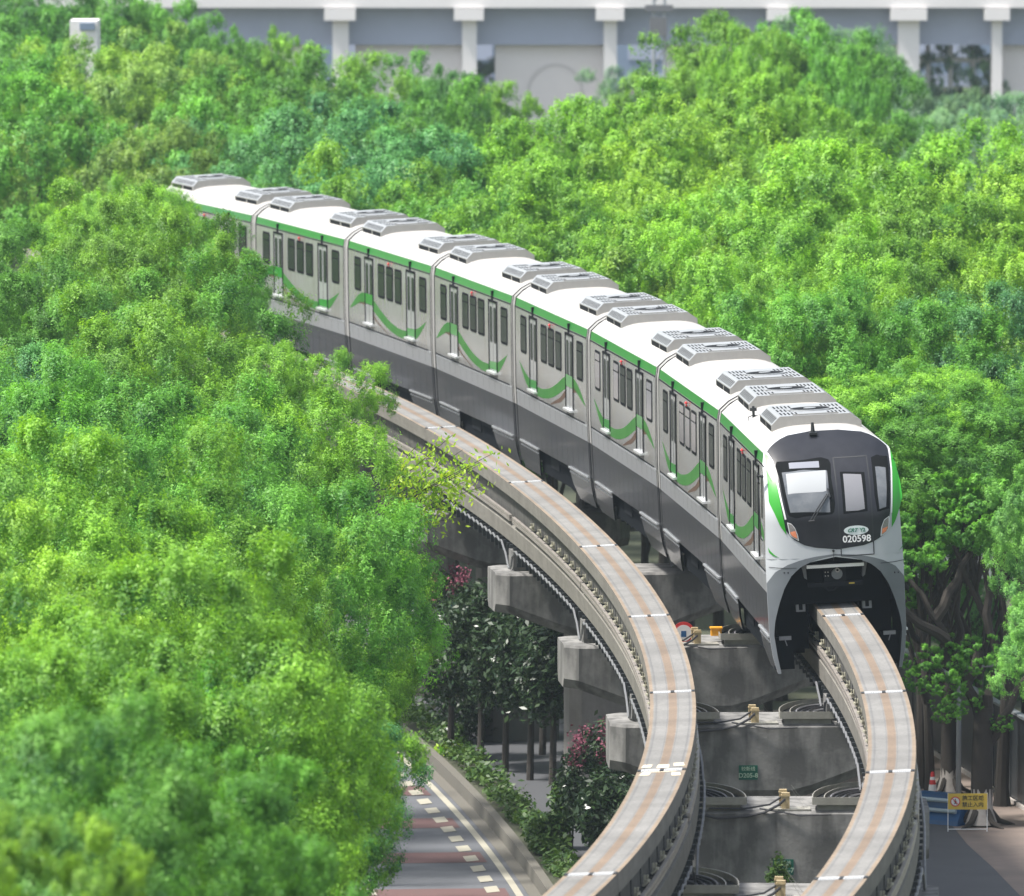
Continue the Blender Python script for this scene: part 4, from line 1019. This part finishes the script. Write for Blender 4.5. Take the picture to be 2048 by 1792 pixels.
# right hand side canopy
G3='trees right of the train'
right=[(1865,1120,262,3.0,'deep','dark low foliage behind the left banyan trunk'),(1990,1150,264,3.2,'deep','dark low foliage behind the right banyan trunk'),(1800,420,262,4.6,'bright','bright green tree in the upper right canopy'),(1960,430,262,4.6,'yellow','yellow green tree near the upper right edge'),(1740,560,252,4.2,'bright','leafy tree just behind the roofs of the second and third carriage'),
 (1900,590,248,4.4,'mid','mid green tree between the upper and middle right canopy'),(2060,560,250,4.2,'blue','bluish green tree cut by the right edge'),(1730,700,244,3.8,'mid','shaded green tree directly above the first carriage roof'),
 (1850,700,240,3.6,'bright','bright green tree right of the train roof',2.2),(2010,740,236,4.0,'mid','clumpy green tree at the right edge, mid height',2.4),(1865,850,238,3.0,'mid','green tree right of the train windscreen',1.5),
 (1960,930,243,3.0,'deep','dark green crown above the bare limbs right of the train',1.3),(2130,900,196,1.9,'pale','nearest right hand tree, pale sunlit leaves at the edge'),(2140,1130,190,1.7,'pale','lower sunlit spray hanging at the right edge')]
for t in right: tree(t[0],t[1],t[2],t[3],t[4],t[5],G3,H=(t[6] if len(t)>6 else None))
# far trees at the upper right, haze painted into their leaf tint
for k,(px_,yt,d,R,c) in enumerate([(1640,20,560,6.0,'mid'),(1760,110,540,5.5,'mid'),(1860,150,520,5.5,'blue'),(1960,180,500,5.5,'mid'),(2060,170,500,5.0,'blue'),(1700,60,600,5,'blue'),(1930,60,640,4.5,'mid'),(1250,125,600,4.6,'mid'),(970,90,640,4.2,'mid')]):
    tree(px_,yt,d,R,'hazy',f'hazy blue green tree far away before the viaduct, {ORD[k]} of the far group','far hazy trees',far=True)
def trunk_from(b,limbs,r0,white,label):
    r=empty('banyan_tree',(b.x,b.y,0),label,'tree','trees right of the train'); mb=MB()
    mb.tube([(0,0,-.1),(0,0,.4),(0,0,1.6),(.05,0,3.0)],[r0*1.6,r0*1.1,r0,r0*.95],12,0)
    for a in range(5):
        q=2*math.pi*a/5+.3; mb.tube([(math.cos(q)*r0*.6,math.sin(q)*r0*.6,.45),(math.cos(q)*r0*1.8,math.sin(q)*r0*1.8,.12),(math.cos(q)*r0*3.4,math.sin(q)*r0*3.4,.0)],[r0*.45,r0*.3,r0*.12],7,0)
    for L in limbs:
        rr=[r0*.62*(1-.75*i/(len(L)-1)) for i in range(len(L))]
        P=[Vector(p) for p in L]; Q=[]
        for i in range(len(P)-1):
            for f in(0,.33,.66): Q.append((P[i].lerp(P[i+1],f)+Vector((.06*math.sin(i*3+f*7),.05*math.cos(i*5+f*4),0)),rr[i]+(rr[i+1]-rr[i])*f))
        Q.append((P[-1],rr[-1])); mb.tube([q[0] for q in Q],[q[1] for q in Q],8,0)
    mb.build('trunk',['bark'],r,smooth=True)
    mb=MB(); mb.tube([(0,0,.05),(0,0,.4),(0,0,white)],[r0*1.62,r0*1.13,r0*1.04],14,0); mb.build('limewash_band',['lime'],r,smooth=True)
    return r
b1=world_at(1898,1588,0)
ba=trunk_from(b1,[[(0,0,2.2),(-.5,.1,3.6),(-1.0,.2,5.0),(-1.6,0,6.4)],[(0,0,2.6),(.3,.2,4.2),(.1,.4,5.6),(.8,.5,7.2)],[(-.1,0,2.8),(-.7,0,3.9),(-1.3,-.3,4.6),(-1.5,-.3,6.2)]],.21,.72,'left whitewashed banyan trunk beside the grey camera pole')
b2=world_at(1963,1652,0)
bb=trunk_from(b2,[[(0,0,2.4),(.3,0,3.8),(1.0,.2,5.2),(.9,.3,7.2)],[(0,0,2.6),(-.5,.1,4.0),(-1.3,0,5.4),(-2.0,.2,6.6)],[(-.4,.1,3.6),(.2,.2,4.8),(.1,.3,6.4),(.7,0,7.6)],[(.1,0,2.0),(.7,-.1,3.0),(1.4,0,4.4)],[(-1.2,0,5.2),(-.6,.3,6.2),(-.2,.4,7.2)],[(-.9,0,4.7),(-1.8,-.2,5.3),(-2.6,0,6.3)]],.26,.95,'right whitewashed banyan trunk with spreading roots behind the yellow notice')
def spray(parent,loc,R,seed,col,H=None,n=16):
    me=SPR[seed%2]; c=link('crown',me,parent); c.location=loc; c.scale=(R/4.6,R/4.6,(H or R*.7)/4.0); k=COLS[col]; c.color=(*k,1); c.rotation_euler=(0,0,seed)
SPR=[crown_mesh(s,nc=26,ns=18,nl=70,size=.09,zmin=-.9) for s in(21,22)]
for loc,R in(((-.9,0,6.6),1.5),((.6,.3,7.2),1.5),((-1.4,-.2,5.1),.8)): spray(ba,loc,R,3,'mid')
for loc,R in(((-1.2,0,3.9),1.0),((-.2,-.2,4.3),.8),((.9,.2,7.6),1.6),((-2.0,.2,7.0),1.4),((.2,.3,7.8),1.5),((.5,-.3,2.6),.35),((-.9,-.4,2.9),.45),((-.5,.1,3.2),.7)): spray(bb,loc,R,2,'mid')
# dark glossy magnolias under the guideways
def dense_shrub(name,seed,R,H,n,size,m,zmin=-1,asp=.38,nr=.9):
    g=np.random.default_rng(seed); D=nrm(g.normal(size=(n//6,3))); D[:,2]=np.where(D[:,2]<zmin,-D[:,2],D[:,2])
    lob=1+.2*np.sin(D[:,0]*5+seed)*np.cos(D[:,1]*4); C0=D*np.array([R,R,H])*(g.uniform(.35,1,len(D))**.5*lob)[:,None]
    k=np.repeat(np.arange(len(C0)),6); C=C0[k]+g.normal(size=(len(k),3))*size*.9; N=nrm(D[k]*.5+[0,0,.6]+g.normal(size=(len(k),3))*nr)
    return fast_mesh(name,leaves(C,N,size,asp,g),m,np.clip(g.uniform(0,1,len(k)),0,1))
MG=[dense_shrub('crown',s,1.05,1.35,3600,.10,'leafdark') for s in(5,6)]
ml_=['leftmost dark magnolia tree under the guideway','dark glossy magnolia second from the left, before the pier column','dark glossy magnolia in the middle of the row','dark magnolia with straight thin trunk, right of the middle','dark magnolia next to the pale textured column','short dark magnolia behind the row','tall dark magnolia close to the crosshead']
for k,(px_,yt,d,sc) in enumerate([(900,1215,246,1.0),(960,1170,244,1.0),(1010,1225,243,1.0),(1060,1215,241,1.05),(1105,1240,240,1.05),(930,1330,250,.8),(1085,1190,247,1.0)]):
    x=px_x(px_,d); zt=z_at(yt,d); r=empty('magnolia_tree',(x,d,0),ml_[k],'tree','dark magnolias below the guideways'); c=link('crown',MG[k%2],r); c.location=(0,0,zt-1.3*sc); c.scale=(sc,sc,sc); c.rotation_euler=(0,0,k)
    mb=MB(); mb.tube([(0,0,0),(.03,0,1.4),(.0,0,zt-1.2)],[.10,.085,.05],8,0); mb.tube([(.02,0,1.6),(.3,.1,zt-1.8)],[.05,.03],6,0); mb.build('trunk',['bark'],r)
# crape myrtles with pink blossom, shrubs, sapling
def shrub(px_,py_,d,R,H,lab,pink=False,m='leafdark',name='flowering_shrub',size=.085,n=2400,cat='shrub'):
    x=px_x(px_,d); zt=z_at(py_,d); r=empty(name,(x,d,0),lab,cat)
    c=link('foliage',dense_shrub('foliage',int(px_),R,H,n,size,m),r); c.location=(0,0,zt-H)
    mb=MB(); 
    for a in range(4): mb.tube([(.05*math.cos(a*1.6),.05*math.sin(a*1.6),0),(.25*R*math.cos(a*1.6),.25*R*math.sin(a*1.6),zt-H)],[.035,.02],6,0)
    mb.build('stem',['bark'],r)
    if pink:
        g=np.random.default_rng(3); V=[]
        for q in range(16):
            a=g.uniform(0,6.28); e=g.uniform(.4,1.1); c0=np.array([math.cos(a)*R*.7*g.uniform(.2,1),math.sin(a)*R*.6-.25*R,H*e*.95]); C=c0+g.normal(size=(70,3))*[.09,.09,.13]; V.append(leaves(C,nrm(g.normal(size=(70,3))+[0,-.3,.5]),.035,.8,g))
        V=np.concatenate(V); me=fast_mesh('blossom',V,'pink',g.uniform(0,1,len(V)//4)); c=link('blossom',me,r); c.location=(0,0,zt-H)
shrub(895,1150,250,.8,1.0,'crape myrtle with pink blossom beside the blue railing',True)
shrub(1195,1465,224,.9,1.35,'crape myrtle with pink blossom standing under the left guideway',True,size=.09,n=3600)
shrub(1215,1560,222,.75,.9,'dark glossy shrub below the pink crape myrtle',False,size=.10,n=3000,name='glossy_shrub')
shrub(1140,1560,226,.45,.6,'small dark shrub at the foot of the textured column',False,'hedge',name='glossy_shrub')
shrub(1270,1600,220,.7,.8,'dark shrub tucked under the curving left guideway',False,size=.09,name='glossy_shrub')
shrub(1100,1640,224,.5,.5,'low green shrub at the end of the hedge',False,'hedge',name='glossy_shrub')
shrub(905,1490,246,.6,.55,'light green spiky plant where the kerb bends away',False,'leafyel',size=.14,n=600,name='spiky_plant',cat='plant')
shrub(1560,1722,172,.22,.62,'young sapling with yellow green tip in front of the lower green plate',False,'hedge',size=.05,n=1500,name='sapling',cat='sapling')
shrub(1640,1795,170,.4,.3,'low leafy plant at the bottom edge between the guideways',False,'hedge',size=.05,n=900,name='glossy_shrub')
# hedge along the kerb
g=np.random.default_rng(9); C=[];N=[]
for d in np.arange(200,268,.035):
    s=s_of(d)
    for k in range(4):
        p=flat(s,-4.5+g.uniform(-.36,.42),.26+abs(g.normal())*.18+.1*math.sin(d*1.3)); C.append((p.x,p.y,p.z+.1)); N.append((g.normal(),g.normal(),abs(g.normal())+.6))
C=np.array(C); me=fast_mesh('hedge',leaves(C,nrm(np.array(N)),.085,.5,g),'hedge',g.uniform(0,1,len(C))); o=link('hedge',me); tag(o,'low clipped green hedge running along the kerb of the striped road','hedge')
# tree with large yellow leaves reaching over the empty guideway
def yellow_tree():
    d=219; b=Vector((px_x(650,d),d,0)); r=empty('yellow_leaf_tree',(b.x,b.y,0),'slender branches with large drooping yellow green leaves reaching over the empty guideway','tree')
    g=np.random.default_rng(5); mb=MB(); Cs=[];Ns=[]; V=[]; hue=[]
    zt=z_at(1010,d)
    mb.tube([(0,0,0),(.1,0,zt*.6),(.05,0,zt-1)],[.12,.08,.05],7,0)
    tips=[(905,870),(925,900),(870,900),(960,925),(990,905),(865,945),(905,945),(940,960),(975,970),(890,985),(840,960),(920,1000),(950,935),(850,1010),(900,1040),(815,930),(835,890)]
    for tx_,ty in tips:
        dd=d+g.uniform(-1.2,1.2); e=Vector((px_x(tx_,dd)-b.x,dd-d,z_at(ty,dd))); st=Vector((.05,0,zt-1.2)); mid=st.lerp(e,.6)+Vector((0,0,.15))
        mb.tube([st,mid,e],[.022,.014,.006],5,0)
        for k in range(95):
            f=g.uniform(.55,1.0); p=mid.lerp(e,(f-.55)/.45)+Vector(g.normal(size=3)*.17); 
            dirn=nrm(np.array([g.normal()*.6,g.normal()*.6,-.55+g.normal()*.25])); L=g.uniform(.11,.19); side=nrm(np.cross(dirn,g.normal(size=3)))*L*.2
            p=np.array(p); V+= [p,p+dirn*L*.5+side,p+dirn*L,p+dirn*L*.5-side]; hue.append(g.uniform(.3,1) if f>.66 else g.uniform(0,.5))
    mb.build('branch',['bark'],r); link('foliage',fast_mesh('foliage',np.array(V),'leafyel',np.array(hue)),r)
yellow_tree()

# ------------------------------------------------------------------ far viaduct and buildings
def viaduct():
    d=640; r=empty('viaduct',(0,d,0),'huge pale concrete viaduct with wide pillars across the hazy background','viaduct')
    def bx_(name,m,xa,xb,ya,yb,p0,p1,zb=None):   # x in photo columns, ya..yb in metres, p0/p1 top and bottom rows
        mb=MB(); mb.box(px_x(xa,d),px_x(xb,d),ya,yb,-2 if p1 is None else z_at(p1,d),z_at(p0,d),0); return mb.build(name,[m],r)
    bx_('girder','viad',-900,3000,-4,4,6,84); bx_('parapet','via',-900,3000,-5.6,-4.05,-60,9)
    for a,b in((-200,640),(712,924),(990,1206),(1330,1545),(1640,1790),(1992,2500)): bx_('wall_panel','viaw',a,b,-3.2,3.4,80,None)
    for a,b in((668,700),(925,954),(1206,1232),(1790,1832),(1976,1996),(1545,1560)):
        bx_('pillar','via',a,b,-5.2,-3.25,24,None); bx_('capital','via',a-16,b+14,-5.9,-4.1,11,34)
    for cx_ in(1110,):
        mb=MB(); A0=np.linspace(0,math.pi,16)
        R0=[(px_x(cx_,d)+1.75*math.cos(a),-3.26,z_at(178,d)+1.75*math.sin(a)) for a in A0]; R1=[(px_x(cx_,d)+1.95*math.cos(a),-3.26,z_at(178,d)+1.95*math.sin(a)) for a in A0]
        R0=[(R0[0][0],-3.26,-1)]+R0+[(R0[-1][0],-3.26,-1)]; R1=[(R1[0][0],-3.26,-1)]+R1+[(R1[-1][0],-3.26,-1)]
        mb.loft([[p,q] for p,q in zip(R0,R1)],0,cap=False,closed=False); mb.build('arch_moulding',['viash'],r)
    for x in(1850,1895,1940): bx_('post','via',x,x+9,-1,-.6,88,None)
    bx_('cross_beam','via',1832,1976,-1.2,-.7,112,122)
M['viaw']=mat('viaduct_wall',(.82,.77,.76),.9,noise=.2,nscale=.15,dark=(.60,.57,.57))
M['viash']=mat('viaduct_moulding',(.66,.62,.61),.9)
viaduct()
def far_building(x0,x1,d,z1,m,lab,floors,cols):
    r=empty('far_building',(0,d,0),lab,'building'); mb=MB(); mb.box(x0,x1,0,10,-1,z1,0); mb.build('wall',[m],r)
    for i in range(floors):
        for j in range(cols):
            mb=MB(); w_=(x1-x0)/cols; x=x0+w_*(j+.2); z=z1-2.6*(i+1); mb.box(x,x+w_*.6,-.08,0,z,z+1.5,0); mb.build('window',['viad'],r)
far_building(-45,60,720,z_at(-150,720),'farwall','broad blue grey building seen between the viaduct pillars',6,14)
M_=None
def steel_mast():
    d=600; x=px_x(1318,d); r=empty('steel_mast',(x,d,0),'grey equipment mast standing before the viaduct near the top edge','mast'); mb=MB()
    for q in(-.35,.35): mb.tube([(q,0,0),(q,0,24)],.12,6,0)
    for z in range(2,24,2): mb.tube([(-.35,0,z),(.35,0,z+1)],.07,5,0)
    mb.build('mast',['pole'],r); mb=MB(); zc=z_at(70,d); mb.box(-.6,.5,-.3,.3,zc,zc+1.2,0); mb.box(-.9,.9,-.3,.3,zc+1.6,zc+2.0,0); mb.build('equipment_box',['cableg'],r)
steel_mast()
mb=MB(); d=400; mb.box(px_x(140,d),px_x(195,d),0,3,0,z_at(40,d),0); mb.box(px_x(160,d),px_x(190,d),-.1,0,z_at(58,d),z_at(44,d),1); o=mb.build('rooftop_cabin',['via','farwall']); o.location=(0,d,0); tag(o,'small white flat roofed cabin glimpsed among the upper left trees','building')
# pale building behind the banyans on the right
r=empty('pale_building',(px_x(1960,300),300,0),'sunlit pale building showing through gaps of the banyan limbs','building')
mb=MB(); mb.box(-6,8,0,6,0,7.5,0); mb.build('wall',['via'],r); mb=MB()
for i in range(6): mb.box(-5.5+i*2.2,-4.3+i*2.2,-.06,0,4.5,6.2,0)
mb.build('window_row',['viad'],r)
# ------------------------------------------------------------------ haze
hz=MB(); hz.box(-700,700,-30,1200,-1,75,0)
hm=bpy.data.materials.new('haze_air'); hm.use_nodes=True; t=hm.node_tree
for n_ in list(t.nodes):
    if n_.type!='OUTPUT_MATERIAL': t.nodes.remove(n_)
pv=t.nodes.new('ShaderNodeVolumePrincipled'); pv.inputs['Color'].default_value=(.74,.87,1,1); pv.inputs['Density'].default_value=.0001; pv.inputs['Anisotropy'].default_value=.2
t.links.new(pv.outputs[0],t.nodes['Material Output'].inputs['Volume'])
ho=hz.build('haze',[hm]); tag(ho,kind='stuff')
